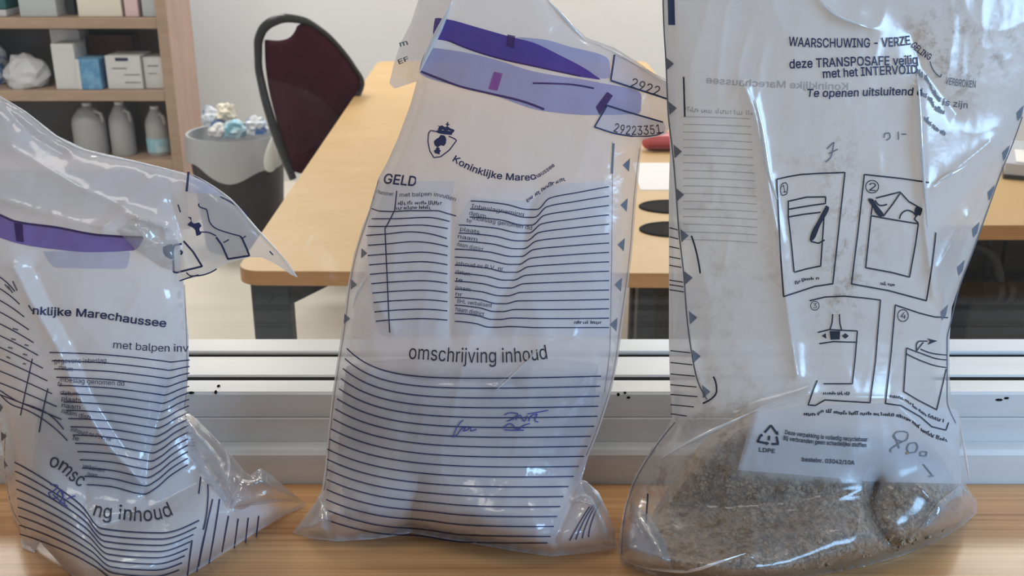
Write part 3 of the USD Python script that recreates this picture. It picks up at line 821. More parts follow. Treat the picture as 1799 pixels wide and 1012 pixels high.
milk2 = b2.field(.62, [([(690, 165), (1090, 190), (1085, 330), (660, 330)], .62), ([(500, 560), (1100, 560), (1100, 1000), (500, 1000)], .74), ([(655, 335), (1085, 335), (1078, 600), (1060, 700), (600, 700), (640, 420)], .80), ([(655, 330), (1075, 330), (1070, 600), (650, 600)], .88),
                       ([(690, -70), (1180, -70), (1180, 240), (700, 160)], .55), ([(680, -60), (732, -60), (738, 145), (680, 165)], .38), ([(1080, 90), (1190, 130), (1190, 240), (1130, 240)], .5), ([(1078, 240), (1130, 240), (1092, 620), (1050, 780), (1035, 780), (1075, 600)], .42), ([(600, 470), (640, 400), (650, 580), (600, 700), (575, 700)], .5),
                       ([(500, 880), (566, 860), (590, 960), (500, 960)], .35), ([(1015, 840), (1100, 840), (1100, 985), (1000, 985)], .42), ([(1085, 240), (1135, 240), (1110, 500), (1090, 500)], .3)], 3.0)
b2.sheets(T2, 'film_bag_middle', milk2)
zA = lambda p: Z(600, 0, 2.977, p)
T2.part('closure_strip', b2.patch(zA([(490, 92), (570, 104), (700, 140), (870, 188), (1000, 222), (1150, 292), (1280, 362), (1360, 418), (1250, 402), (1000, 347), (850, 316), (700, 272), (550, 215), (478, 198)]), .0007), 'purple_dark', True, label='dark purple seal strip')
T2.part('strip_print', b2.patch(zA([(905, 195), (1050, 205), (1180, 240), (1400, 318), (1408, 405), (1365, 412), (1280, 362), (1150, 290), (1000, 222)]), .0008), 'blue_lilac', True)
T2.part('closure_strip', b2.patch(zA([(455, 248), (560, 260), (700, 285), (850, 325), (1000, 372), (1350, 432), (1570, 500), (1562, 592), (1300, 602), (1050, 580), (800, 500), (600, 450), (408, 372)]), .0007), 'lilac', True, label='lilac lower seal strip')
T2.parts('strip_edge', b2.lines([zA([(410, 372), (520, 415), (620, 452), (780, 490), (930, 525), (1060, 572)])], 4.0, off=.0010), 'purple_line')
T2.parts('strip_edge', b2.lines([zA([(560, 212), (700, 268), (850, 312), (1000, 345), (1250, 398)]), zA([(1000, 435), (1180, 440), (1320, 462)])], 3.0, off=.0011), 'purple_line')
T2.parts('strip_mark', [b2.patch(zA([(868, 180), (908, 188), (902, 250), (862, 240)]), .0012, 4, False), b2.patch(zA([(1330, 560), (1390, 480), (1420, 500), (1350, 600)]), .0012, 4, False)], 'purple_line')
T2.part('strip_mark', b2.patch(zA([(798, 375), (842, 385), (815, 475), (768, 465)]), .0012, 4, False), 'magenta', True)
T2.part('white_band', b2.patch(zA([(480, 205), (560, 222), (700, 275), (850, 322), (1000, 352), (1250, 405), (1450, 420), (1560, 470), (1555, 492), (1350, 428), (1000, 368), (850, 320), (700, 283), (560, 258), (455, 246)]), .0005), 'panel_white', True)
T2.part('white_panel', b2.patch([(655, 318), (800, 318), (792, 360), (786, 590), (672, 590), (650, 500), (645, 420), (650, 360)], .0004), 'panel_white', True)
T2.part('white_panel', b2.patch([(830, 345), (930, 352), (965, 326), (1076, 318), (1072, 590), (796, 588), (800, 400)], .0004), 'panel_white', True)
# ruled lines
L = [Z(640, 280, 6.327, p) for p in ([(80, 545), (180, 575), (320, 580), (500, 570), (800, 570), (920, 600), (1020, 630)], [(80, 660), (300, 660), (700, 645), (950, 690)], [(40, 745), (200, 745), (600, 730), (930, 770)], [(20, 845), (240, 830), (500, 805), (920, 880)], [(40, 955), (250, 940), (550, 915), (930, 970)])]
for k in range(8):
    L.append([(646 + 2 * k, 449 + 16.5 * k), (700, 445 + 16.6 * k), (740, 443 + 16.7 * k), (786, 449 + 16.2 * k)])
for k in range(16):
    xl = 827 - k if k < 3 else 806 if k < 6 else 799
    kx, ky = 935 - 4.6 * k, 369 + 13.8 * k
    yl = 353 + 14.1 * k
    ry = 328 + 16.5 * k
    L.append([(xl, yl), (xl + (kx - xl) * .55, yl + (ky - yl) * .35), (kx - 6, ky - 1), (kx + 8, ky - 1), (kx + 30, ky - 2 - (ky - ry) * .45), (kx + 80, ky - (ky - ry) * .75), (1070, ry)])
T2.parts('ruled_line', b2.lines(L, 1.9), 'ink_navy')
L = []
for k in range(18):
    x0, y0 = 609 - min(k, 10) * 3.4 - max(k - 10, 0) * .4, 612 + 17.7 * k
    x1 = np.interp(k, [0, 4, 8, 12, 17], [1056, 1050, 1026, 990, 962]); y1 = 661 + 17.6 * k
    if k == 17:
        y1 -= 6
    tau = .12 + .013 * k
    s = np.linspace(0, 1, 14)
    A = (y1 - y0 + 6) / (1 - math.exp(-1 / tau))
    yy = y0 + A * (1 - np.exp(-s / tau)) - 6 * s ** 2 - (6 * np.exp(-((s - .42) / .12) ** 2) * max(0, k - 11) / 6)
    L.append(list(zip(x0 + (x1 - x0) * s, yy)))
T2.parts('ruled_line', b2.lines(L, 2.1), 'ink_navy')
gl = [[(1003 + k * 11 - 2, 950 - k * 2), (1020 + k * 9, 915 - k * 6), (1036 + k * 7, 890 - k * 3)] for k in range(4)]
T2.parts('ruled_line', b2.lines(gl, 2.0), 'ink_navy')
T2.parts('column_line', b2.lines([Z(560, 280, 2.811, [(385, 155), (375, 250), (345, 310), (327, 342), (330, 420), (340, 640), (350, 855)])], 2.0, sharp=True), 'ink_navy')
# lettering
T2.part('heading', b2.text('omschrijving inhoud', [(718, 630), (760, 633), (830, 637), (870, 637), (920, 635), (962, 630)], 25, False, slant=0), 'ink_black', True)
T2.part('heading', b2.text('GELD', Z(640, 280, 6.327, [(205, 262), (390, 282), (570, 297)]), 17, True, slant=.12), 'ink_navy', True)
zB = lambda p: Z(700, 180, 4.216, p)
T2.part('agency_name', b2.text('Koninklijke Marec', zB([(398, 432), (500, 490), (620, 538), (740, 565), (850, 576), (950, 578), (1020, 565)]), 11.5, True), 'ink_navy', True)
T2.part('agency_name', b2.text('haussee', zB([(1020, 565), (1070, 535), (1110, 508), (1160, 470)]), 7, True), 'ink_navy', True)
small = [('Inbeslagneming', (828, 365), (920, 380), 7), ('datum', (824, 377), (853, 383), 7), ('inbeslag genomen dd', (830, 386), (934, 404), 7), ('te', (819, 390), (828, 392), 7), ('plaats', (808, 405), (842, 411), 7), ('naam', (804, 418), (838, 424), 7),
         ('naam district', (803, 432), (848, 442), 7.5), ('inhoud nr P.V. nr', (801, 466), (884, 476), 7.5), ('datum', (800, 480), (826, 485), 7), ('te', (800, 494), (812, 496), 7), ('naam', (800, 508), (826, 512), 7), ('nr', (800, 519), (812, 521), 7), ('BHL verbalisant', (803, 532), (864, 540), 7), ('naam district', (800, 546), (850, 556), 8)]
T2.parts('field_label', [b2.text(s, [a, ((a[0] + b[0]) / 2, (a[1] + b[1]) / 2), b], c) for s, a, b, c in small], 'ink_navy')
T2.part('field_label', b2.text('met balpen invullen', Z(640, 280, 6.327, [(392, 415), (540, 412), (720, 405), (850, 420), (930, 440), (1010, 468)]), 7), 'ink_navy', True)
T2.part('field_label', b2.text('nummer', Z(640, 280, 6.327, [(135, 365), (210, 395), (325, 405)]), 7), 'ink_navy', True)
T2.part('small_print', join([b2.scribble(Z(640, 280, 6.327, [(380, 505), (600, 500), (880, 505)]), 6.5, 3.4, 1.4, 1), b2.scribble(Z(640, 280, 6.327, [(360, 560), (600, 552), (770, 552)]), 6.5, 3.4, 1.4, 2), b2.scribble([(1010, 569), (1062, 569)], 6, 3.2, 1.4, 3)]), 'ink_navy', True, kind='stuff')
T2.part('small_print', b2.scribble(Z(560, 280, 2.811, [(1030, 210), (1080, 175), (1130, 140), (1180, 118), (1222, 100)]), 8, 3.6, 1.6, 4), 'ink_navy', True, kind='stuff')
# crest: crown above a shield with a flaming grenade
crest = [b2.stroke(zB([(300, 218), (238, 208), (222, 230), (218, 290), (232, 360), (262, 408), (312, 402), (378, 352), (430, 282), (415, 268), (372, 250)]), 2.0, sharp=True),
         b2.patch(zB([(312, 240), (340, 245), (354, 270), (352, 300), (335, 322), (310, 318), (292, 332), (270, 318), (262, 292), (280, 270), (296, 262)])), b2.patch(zB([(290, 330), (306, 338), (304, 352), (316, 356), (306, 368), (304, 385), (284, 380), (268, 374), (262, 358), (276, 348), (280, 334)]))]
T2.part('crest', join(crest), 'ink_navy', True)
crown = [b2.patch(zB([(285, 205), (400, 228), (392, 240), (282, 218)])), b2.patch(zB([(280, 165), (305, 175), (325, 170), (345, 182), (368, 180), (385, 192), (416, 205), (405, 225), (370, 205), (350, 215), (330, 200), (310, 210), (290, 200), (300, 185)])),
         b2.stroke(zB([(365, 145), (360, 185)]), 2.2), b2.stroke(zB([(350, 160), (378, 166)]), 2.0)]
T2.part('crown', join(crown), 'ink_navy', True)
# serial number labels
zC = lambda p: Z(1040, 60, 4.6, p)
T2.part('serial_label', b2.patch(zC([(180, 168), (300, 225), (450, 300), (640, 400), (640, 540), (560, 508), (350, 435), (152, 375)]), .0010, smooth=False), 'label_pale', True)
T2.parts('label_border', b2.lines([zC([(182, 165), (152, 372)]), zC([(150, 374), (350, 440), (560, 508), (640, 535)])], 3.2, off=.0015), 'ink_navy')
T2.parts('label_border', b2.lines([zC([(182, 165), (300, 220), (450, 295), (640, 390)])], 1.6, off=.0015), 'ink_faint')
T2.part('serial_number', b2.text('2922', zC([(308, 425), (420, 465), (535, 500)]), 17, False, off=.0016), 'ink_black', True)
T2.part('serial_label', b2.patch(zC([(122, 575), (300, 625), (580, 712), (600, 760), (575, 795), (520, 818), (330, 828), (160, 797), (20, 750)]), .0010, smooth=False), 'label_pale', True)
T2.parts('label_border', b2.lines([zC([(575, 712), (300, 632), (122, 575), (20, 750), (160, 797), (250, 815), (330, 826)])], 2.8, off=.0015, sharp=True), 'ink_navy')
T2.parts('label_border', b2.lines([zC([(330, 826), (430, 826), (520, 816), (580, 790)])], 1.8, off=.0015), 'ink_navy')
T2.part('serial_number', b2.text('29223351', zC([(172, 788), (260, 808), (350, 816), (450, 812), (560, 800)]), 16, False, off=.0016), 'ink_black', True)
T2.parts('flap_mark', [b2.text('m', [(703, 82), (717, 78)], 9, True), b2.text('EF', [(701, 113), (719, 106)], 8, True)], 'ink_grey')
# pen
pen = Z(500, 580, 2.342, [(735, 370), (715, 390), (700, 420), (692, 440), (705, 435), (730, 405), (745, 400), (735, 415), (750, 412), (765, 400), (765, 415), (790, 408)])
hw = [pen] + [Z(500, 580, 2.342, p) for p in ([(905, 350), (930, 340), (960, 345), (940, 365), (915, 375)], [(950, 370), (970, 350), (985, 375), (1000, 352)], [(1005, 375), (1020, 350), (1040, 345), (1030, 372), (1045, 378)], [(900, 405), (930, 385), (960, 410), (985, 392), (1010, 385)], [(1000, 345), (1060, 335), (1085, 330)], [(905, 410), (945, 412), (985, 412)])]
T2.parts('pen_stroke', b2.lines(hw, 1.9, off=.0011), 'pen_blue')
# side seams
T2.parts('side_seam', b2.lines([[(665, 316), (650, 370), (626, 445), (615, 500), (606, 570), (597, 630), (588, 690), (581, 750), (575, 820), (569, 862)]], 1.8, off=.0005), 'seam_brown')
T2.parts('side_seam', b2.lines([[(1124, 260), (1114, 350), (1108, 430), (1100, 500), (1090, 570), (1082, 630), (1072, 680), (1060, 720), (1046, 762), (1030, 800)], [(1076, 250), (1072, 600), (1062, 690)]], 1.6, off=.0005), 'seam_brown')
tr = []
for x, y in ((1100, 290), (1096, 360), (1091, 430), (1086, 500), (1078, 570)):
    tr.append(b2.patch([(x + 7, y - 12), (x + 5, y + 12), (x - 6, y)], .0009, 4, False))
for x, y in ((640, 445), (622, 500), (610, 560)):
    tr.append(b2.patch([(x - 5, y - 9), (x - 6, y + 9), (x + 5, y)], .0009, 4, False))
T2.parts('seam_mark', tr, 'ink_grey')
T2.part('seam_mark', b2.strokes([[(1078, 252), (1076, 285), (1075, 305)]], 4.0), 'ink_grey', True)
pk = shapely.Polygon([(600, 640), (1060, 640), (1050, 720), (1010, 850), (975, 945), (900, 950), (720, 920), (600, 925), (585, 800)]).buffer(-8)
solo('powder_packet', slab(pk, 12, lambda P: b2.front(P, -.0035 - .002), lambda P: b2.back(P, .003)), 'powder', 'lilac-grey powder packet inside the middle evidence bag', 'packet', smooth=True)

# ======================= left bag
ob1 = [(-70, 130), (-20, 158), (0, 168), (45, 195), (100, 238), (150, 262), (250, 285), (330, 305), (365, 322), (400, 345), (425, 368), (450, 400), (475, 430), (505, 460), (524, 488), (510, 482), (488, 466), (460, 452), (440, 452), (400, 462), (358, 484), (322, 492),
       (326, 540), (331, 590), (332, 640), (326, 690), (323, 720), (340, 732), (372, 765), (400, 792), (428, 826), (440, 835), (456, 822), (474, 832), (500, 855), (540, 886), (522, 896), (500, 905), (450, 935), (400, 968), (350, 1000), (328, 1012), (290, 1030), (210, 1046), (150, 1034), (118, 1004), (70, 952), (60, 972), (38, 962), (36, 930), (18, 898), (10, 850), (6, 800), (0, 760), (-14, 690), (-22, 600), (-50, 480), (-75, 360), (-85, 240)]
cr1 = [([(25, 470), (60, 540), (100, 610), (135, 690), (180, 770), (250, 850)], .010, 20), ([(60, 470), (95, 545), (135, 620), (165, 700), (220, 790)], -.006, 22), (Z(0, 480, 1.902, [(570, 297), (540, 440), (500, 600), (480, 745)]), -.008, 20),
       ([(170, 930), (250, 900), (345, 850)], -.006, 18), ([(330, 740), (380, 800), (410, 880)], .009, 10), ([(400, 880), (470, 862), (530, 885)], -.010, 8), ([(425, 830), (410, 900)], .006, 7), ([(455, 830), (480, 870)], .006, 8), ([(350, 790), (378, 830), (400, 870)], -.009, 8),
       ([(0, 350), (130, 390), (250, 415)], .005, 16), ([(20, 260), (140, 330), (300, 400)], .004, 14), ([(180, 400), (220, 375), (290, 400)], .006, 9), ([(250, 440), (310, 420), (330, 480)], .005, 9), ([(300, 350), (320, 420), (310, 500)], -.005, 10), ([(0, 180), (60, 240), (110, 270)], -.004, 12)]
b1 = Bag(ob1, [(-40, 890), (10, 895), (36, 945), (60, 965), (118, 1004), (150, 1034), (210, 1046), (290, 1030), (328, 1012), (400, 968), (450, 935), (500, 905), (540, 886), (600, 880)],
         [(100, .850), (300, .838), (480, .828), (620, .822), (800, .820), (1050, .820)], [(100, .006), (300, .012), (450, .020), (600, .034), (780, .052), (900, .062), (1000, .05), (1050, .02)], [(100, .004), (300, .008), (600, .02), (850, .035), (1050, .02)], cr1, .0036, 5, 6, H=190, wscale=85, stretch=(1.0, .6), rot=.7)
T1 = Thing('security_bag', 'printed plastic evidence bag slumped at the left edge, its top flap bent over', 'bag', (-.35, .80, SILL))
milk1 = b1.field(.92, [([(-100, 100), (0, 100), (60, 195), (160, 262), (330, 300), (330, 420), (-100, 380)], .62), ([(-100, 100), (10, 160), (100, 236), (170, 266), (120, 280), (40, 230), (-100, 200)], .5), ([(318, 296), (420, 360), (540, 490), (440, 455), (318, 500)], .36), ([(205, 400), (310, 400), (318, 500), (290, 520), (230, 470)], .72), ([(330, 720), (480, 820), (560, 890), (480, 905), (420, 880), (335, 800)], .10), ([(335, 790), (420, 880), (500, 900), (330, 1020), (310, 900)], .9), ([(30, 925), (72, 950), (60, 980), (30, 970)], .3)], 2.0)
b1.sheets(T1, 'film_bag_left', milk1)
zD = lambda p: Z(0, 160, 2.531, p)
T1.part('closure_strip', b1.patch(zD([(-60, 530), (0, 550), (70, 578), (250, 603), (450, 638), (640, 650), (600, 708), (400, 716), (230, 702), (100, 682), (0, 652), (-60, 625)]), .0007), 'purple_mid', True, label='purple seal strip')
T1.parts('strip_edge', b1.lines([zD([(-60, 530), (0, 551), (70, 580), (250, 606), (450, 641), (635, 650)])], 4.0, off=.0011), 'purple_line')
T1.part('strip_mark', b1.patch(zD([(62, 585), (100, 592), (106, 672), (72, 668)]), .0011, 4, False), 'purple_line', True)
T1.part('strip_shade', b1.patch(zD([(190, 712), (580, 716), (560, 790), (250, 785)]), .0006), 'lilac_pale', True)
T1.part('agency_name', b1.text("nklijke Marechaussee", Z(0, 480, 1.902, [(108, 136), (160, 140), (240, 143), (330, 150), (450, 168), (555, 180)]), 13.5, True), 'ink_navy', True)
T1.part('agency_name', b1.stroke(Z(0, 440, 3.615, [(180, 348), (205, 385)]), 2.2), 'ink_navy', True)
T1.part('field_label', b1.text('met balpen inv', Z(0, 480, 1.902, [(378, 250), (450, 256), (560, 262), (630, 262)]), 13, False), 'ink_navy', True)
L = []
for k in range(17):
    a, q, e = (165 + 7.8 * k, 265 + 27.6 * k), (570 - 5.6 * k, 297 + 27.6 * k), (634 - .4 * k, 290 + 21.9 * k)
    L.append(Z(0, 480, 1.902, [a, (a[0] * .6 + q[0] * .4, a[1] + 6), (q[0] - 20, q[1] - 3), q, (q[0] + (e[0] - q[0]) * .25, q[1] - (q[1] - e[1]) * .18), (q[0] + (e[0] - q[0]) * .6, q[1] - (q[1] - e[1]) * .62), e]))
T1.parts('ruled_line', b1.lines(L, 2.0), 'ink_navy')
small = [('gegevens inbeslag', (180, 300), (355, 298), 8), ('datum', (195, 320), (243, 328), 8), ('inbeslag genomen dd', (200, 362), (415, 376), 8.5), ('te', (190, 375), (206, 378), 8), ('datum', (200, 405), (262, 410), 8), ('plaats', (205, 425), (270, 432), 8), ('naam', (205, 447), (268, 455), 8), ('naam distr', (205, 466), (303, 490), 8),
         ('inhoud nr P.V. nr', (235, 528), (372, 562), 8), ('te', (240, 555), (262, 560), 8), ('verbalisant', (275, 650), (350, 665), 8), ('naam', (290, 676), (325, 684), 8)]
T1.parts('field_label', [b1.text(s, Z(0, 480, 1.902, [a, ((a[0] + b[0]) / 2, (a[1] + b[1]) / 2 + 1), b]), c) for s, a, b, c in small], 'ink_navy')
L = []
for k in range(11):
    y0 = 486 + 21 * k; xr_ = 26 + 8.2 * k; yr = 512 + 22.5 * k
    L.append([(-15, y0 - 8), (xr_ * .4, y0 + (yr - y0) * .35), (xr_, yr)])
L.append(Z(0, 480, 1.902, [(0, 392), (30, 412), (62, 430), (110, 446), (160, 470), (212, 522)]))
L.append(Z(0, 480, 1.902, [(0, 405), (40, 440), (90, 458), (160, 500), (225, 560)]))
T1.parts('ruled_line', b1.lines(L, 1.9), 'ink_navy')
T1.parts('column_line', b1.lines([Z(0, 480, 1.902, [(108, 285), (88, 380), (68, 475)]), Z(0, 480, 1.902, [(160, 385), (145, 450), (130, 532)])], 2.0), 'ink_navy')
T1.parts('ink_tick', b1.lines([Z(0, 440, 3.615, p) for p in ([(80, 195), (108, 255)], [(30, 215), (62, 250)], [(50, 225), (80, 270)], [(80, 495), (115, 505)], [(70, 560), (100, 568)], [(50, 615), (80, 622)], [(40, 675), (65, 685)], [(155, 598), (180, 605)], [(145, 658), (172, 665)], [(145, 718), (165, 722)])], 2.6), 'ink_grey')
L = []
for k in range(9):
    l0 = (25 + 1.2 * k, 812 + 15.8 * k); l1 = (92 + 4 * k, 851 + 15.2 * k); l2 = (142 + 3 * k, 887 + 13.5 * k); f = (178 + 3 * k, 928 + 11.3 * k); m_ = (284 - 2 * k, 936 + 11 * k); e = (350 - 5 * k, 914 + 12.5 * k)
    L.append([l0, l1, l2, f, m_, e])
T1.parts('ruled_line', b1.lines(L, 2.2), 'ink_navy')
L = [Z(300, 680, 3.05, p) for p in ([(160, 480), (150, 572)], [(198, 520), (200, 560), (175, 765)], [(225, 600), (190, 760), (150, 960)], [(262, 600), (240, 750), (205, 945)], [(310, 690), (275, 885)], [(362, 705), (340, 865)], [(416, 700), (400, 835)], [(472, 690), (458, 805)], [(180, 800), (140, 990)], [(115, 820), (90, 1010)])]
T1.parts('ruled_line', b1.lines(L, 2.3), 'ink_navy')
T1.part('heading', b1.text('omsc', Z(0, 700, 3.245, [(278, 385), (330, 405), (400, 465), (458, 505)]), 24, False), 'ink_black', True)
T1.part('heading', b1.text('ng inhoud', Z(0, 480, 1.902, [(310, 808), (350, 818), (400, 822), (470, 828), (530, 822), (578, 806)]), 25, False), 'ink_black', True)
T1.part('pen_scribble', b1.strokes([Z(0, 700, 3.245, p) for p in ([(285, 490), (330, 500), (300, 530), (275, 540), (300, 570), (330, 560)], [(320, 550), (350, 520), (360, 560), (340, 590), (380, 620)], [(300, 545), (350, 590), (385, 615)], [(380, 575), (410, 560), (430, 555)], [(345, 520), (370, 600)])], 1.9, off=.0011), 'pen_blue', True)
zE = lambda p: Z(270, 300, 5.06, p)
T1.parts('pictogram_line', b1.lines([zE([(310, 10), (292, 185)])], 4.0), 'ink_navy')
T1.parts('pictogram_line', b1.lines([zE(p) for p in ([(170, 670), (178, 900), (205, 905), (430, 850), (350, 720), (265, 625)], [(250, 650), (185, 662), (172, 700)], [(555, 590), (605, 660), (660, 785), (850, 755), (830, 700), (790, 610), (770, 580)], [(235, 710), (255, 725), (240, 745)])], 3.4, sharp=True), 'ink_navy')
T1.parts('pictogram_line', b1.lines([zE(p) for p in ([(770, 580), (640, 545), (540, 505), (495, 450), (480, 380), (470, 345), (430, 330), (400, 312), (400, 290)], [(590, 230), (680, 275), (760, 330), (850, 400)], [(620, 640), (670, 612)], [(290, 905), (330, 935), (560, 872)], [(230, 980), (300, 955), (400, 925)], [(1030, 715), (1062, 750)], [(380, 545), (460, 545), (555, 580)], [(215, 300), (238, 370)], [(790, 600), (820, 580)])], 2.2), 'ink_navy')
T1.parts('pictogram', [b1.patch(zE([(300, 410), (335, 415), (335, 445), (360, 470), (400, 460), (425, 490), (405, 520), (425, 560), (380, 580), (370, 530), (345, 505), (300, 480), (330, 445)])), b1.patch(zE([(80, 680), (170, 650), (165, 790), (120, 770), (85, 730)]))], 'ink_navy')
T1.part('flap_print', b1.patch(zE([(320, 20), (500, 110), (680, 190), (760, 260), (560, 210), (300, 190)]), .0006), 'label_pale', True)
T1.parts('side_seam', b1.lines([[(10, 760), (8, 800), (12, 850), (22, 895), (45, 930)], [(324, 500), (328, 600), (329, 660), (324, 715)]], 1.6, off=.0005), 'seam_brown')
T1.parts('seam_mark', [b1.patch(Z(0, 700, 3.245, p), .0009, 4, False) for p in ([(5, 190), (38, 215), (8, 245)], [(22, 350), (45, 385), (25, 400)], [(0, 30), (15, 50), (0, 80)])], 'ink_grey')
pk = shapely.Polygon([(60, 690), (310, 640), (318, 740), (370, 860), (330, 985), (220, 1020), (140, 985), (40, 880)]).buffer(-10)
solo('powder_packet', slab(pk, 12, lambda P: b1.front(P, -.006), lambda P: b1.back(P, .003)), 'powder', 'pale powder packet inside the slumped left evidence bag', 'packet', smooth=True)

# ======================= right bag
ob3 = [(1158, -60), (1164, 0), (1167, 60), (1170, 120), (1174, 200), (1177, 260), (1175, 340), (1175, 420), (1175, 500), (1175, 600), (1177, 680), (1182, 730), (1172, 752), (1140, 795), (1112, 842), (1097, 890), (1090, 930), (1086, 968), (1092, 990), (1130, 1006), (1200, 1024), (1300, 1034), (1380, 1026), (1440, 1010), (1520, 995), (1590, 975), (1650, 950), (1690, 925), (1716, 902), (1716, 880), (1700, 858), (1690, 830), (1686, 795), (1692, 765), (1688, 735), (1672, 705), (1668, 660), (1668, 600), (1672, 540), (1690, 490), (1716, 425), (1740, 350), (1764, 285), (1785, 230), (1800, 190), (1830, 120), (1850, 30), (1860, -60)]
cr3 = [([(1160, 806), (1250, 760), (1340, 716), (1420, 690)], .008, 12), ([(1310, 155), (1330, 215), (1345, 300), (1368, 420), (1385, 560), (1400, 660)], .007, 12), ([(1612, 150), (1618, 250), (1625, 400), (1640, 520)], .006, 9), ([(1600, 60), (1620, 120), (1680, 200)], -.006, 22), ([(1180, 200), (1192, 410), (1215, 625), (1240, 700)], .003, 10),
       ([(1440, 0), (1475, 30), (1535, 50)], .005, 10), ([(1450, 700), (1560, 700), (1668, 790)], .004, 16), ([(1540, 850), (1532, 880), (1538, 915), (1560, 950)], -.020, 16), ([(1620, 860), (1660, 900)], .008, 22), ([(1640, 330), (1690, 290), (1740, 250)], .005, 12), ([(1665, 560), (1650, 470), (1700, 380)], .004, 12),
       ([(1100, 960), (1180, 985), (1240, 995), (1320, 975)], .007, 8), ([(1120, 900), (1150, 960)], .005, 8), ([(1330, 730), (1300, 820)], .003, 10), ([(1300, 900), (1420, 890), (1520, 860)], .004, 22)]
b3 = Bag(ob3, [(1080, 980), (1092, 990), (1130, 1006), (1200, 1024), (1300, 1034), (1380, 1026), (1440, 1010), (1520, 995), (1590, 975), (1650, 950), (1690, 925), (1716, 902), (1760, 880)],
         [(-80, .870), (200, .860), (500, .848), (700, .842), (850, .838), (1040, .835)], [(-80, .016), (150, .026), (400, .032), (600, .036), (720, .048), (850, .070), (930, .072), (1000, .055), (1040, .02)], [(-80, .010), (400, .018), (700, .028), (850, .042), (950, .042), (1040, .02)], cr3, .0036, 9, 8, H=150, wscale=100, stretch=(1.2, .45), rot=.1)
T3 = Thing('security_bag', 'tall evidence bag on the right with pictograms, holding brown granules', 'bag', (.35, .80, SILL))
milk3 = b3.field(.95, [([(1050, 745), (1180, 735), (1330, 715), (1295, 832), (1530, 850), (1800, 850), (1800, 1100), (1000, 1100)], .24), ([(1330, 715), (1700, 700), (1690, 850), (1530, 850), (1295, 830)], .86), ([(1160, 380), (1210, 380), (1230, 690), (1160, 740)], .8), ([(1640, 640), (1720, 640), (1730, 930), (1680, 920)], .45), ([(1060, 800), (1180, 740), (1230, 760), (1195, 850), (1150, 930), (1180, 1020), (1060, 1010)], .36), ([(1190, 770), (1330, 722), (1300, 826), (1230, 820)], .40), ([(1640, 420), (1800, 200), (1860, 200), (1680, 540), (1655, 560)], .7)], 1.6)
dirt3 = b3.field(.05, [([(1050, 745), (1330, 715), (1300, 830), (1800, 850), (1800, 1100), (1000, 1100)], 1.0), ([(1200, 250), (1400, 250), (1420, 720), (1220, 720)], .22), ([(1470, 330), (1530, 330), (1520, 560), (1440, 560)], .8), ([(1590, 20), (1799, 20), (1799, 90), (1700, 180), (1610, 160)], .8), ([(1430, 230), (1500, 230), (1490, 320), (1440, 320)], .6)], 5)
b3.sheets(T3, 'film_bag_right', milk3, dirt3, back_milk=milk3 * .35)
T3.parts('seam_line', b3.lines([[(1164, -40), (1166, 40), (1170, 110), (1174, 200), (1182, 270), (1187, 330), (1193, 410), (1201, 480), (1207, 560), (1216, 625), (1224, 664), (1242, 702)]], 2.4, off=.0006), 'ink_grey')
tr = []
for x, y in ((1172, 112), (1177, 190), (1186, 266), (1190, 342), (1198, 414), (1205, 488), (1213, 558), (1219, 626), (1236, 688)):
    tr.append(b3.patch([(x - 3, y - 12), (x + 12, y), (x - 1, y + 12)], .0009, 4, False))
for x, y in ((1793, 198), (1768, 268), (1742, 338), (1715, 403), (1689, 470), (1660, 548)):
    tr.append(b3.patch([(x + 6, y - 13), (x - 7, y), (x - 5, y + 15), (x + 2, y + 6)], .0009, 4, False))
T3.parts('seam_mark', tr, 'ink_grey')
T3.parts('side_seam', b3.lines([[(1796, 205), (1780, 250), (1758, 305), (1735, 370), (1710, 440), (1684, 510), (1672, 560), (1664, 600), (1664, 700), (1680, 745)], [(1092, 975), (1096, 915), (1112, 855), (1142, 800), (1186, 742)]], 2.2, off=.0006), 'ink_grey')
T3.part('blue_bar', b3.patch([(1172, -30), (1184, -30), (1186, 44), (1174, 44)], .0008, 5, False), 'navy_bar', True)
short = [(1176, y) for y in (400, 416, 433, 451, 466, 492, 500, 509)] + [(1178, y) for y in (616, 637, 657, 676, 693, 711, 727)]
L = []
for x, y in short:
    xe = float(np.interp(y, [330, 410, 480, 560, 625, 664, 702, 740], [1186, 1191, 1199, 1205, 1214, 1222, 1226, 1196]))
    L.append([(x, y), (xe, y + 4)])
T3.parts('ruled_line', b3.lines(L, 1.9), 'ink_black')
L = [[(1200, 205 + 13.5 * k), (1250, 206 + 13.5 * k), (min(1330, 1318 + k), 209 + 13.6 * k)] for k in range(17)]
T3.parts('faint_line', b3.lines(L, 1.5, off=.0005), 'ink_faint', label='faint ruled line of the back sheet showing through')
T3.parts('faint_text', [b3.text('Koninklijke Marechaussee', [(1240, 146), (1330, 152), (1420, 156), (1490, 158)], 12, True, off=.0005, mirror=True), b3.scribble([(1204, 196), (1260, 199), (1322, 203)], 9, 4.2, 1.8, 9, .0005)], 'ink_faint', label='faint mirrored lettering of the back sheet')
T3.parts('side_line', b3.lines([[(1201, 135), (1203, 205)], Z(1100, 280, 2.574, [(295, 345), (320, 430), (335, 515)]), Z(1060, 600, 2.434, [(190, 650), (182, 775)]), Z(1060, 600, 2.434, [(470, 150), (484, 210), (425, 265)])], 3.0), 'ink_black')
T3.part('warning_text', b3.text('WAARSCHUWING - VERZE', [(1385, 80), (1440, 83), (1520, 83), (1560, 82), (1600, 78)], 15.5, True), 'ink_navy', True)
T3.part('warning_text', b3.text('GELING', [(1600, 80), (1612, 92), (1633, 106)], 11, True), 'ink_navy', True)
T3.part('warning_text', b3.text('deze TRANSPOSAFE veilig', [(1387, 120), (1440, 118), (1520, 115), (1580, 114), (1613, 112)], 15.5, True), 'ink_navy', True)
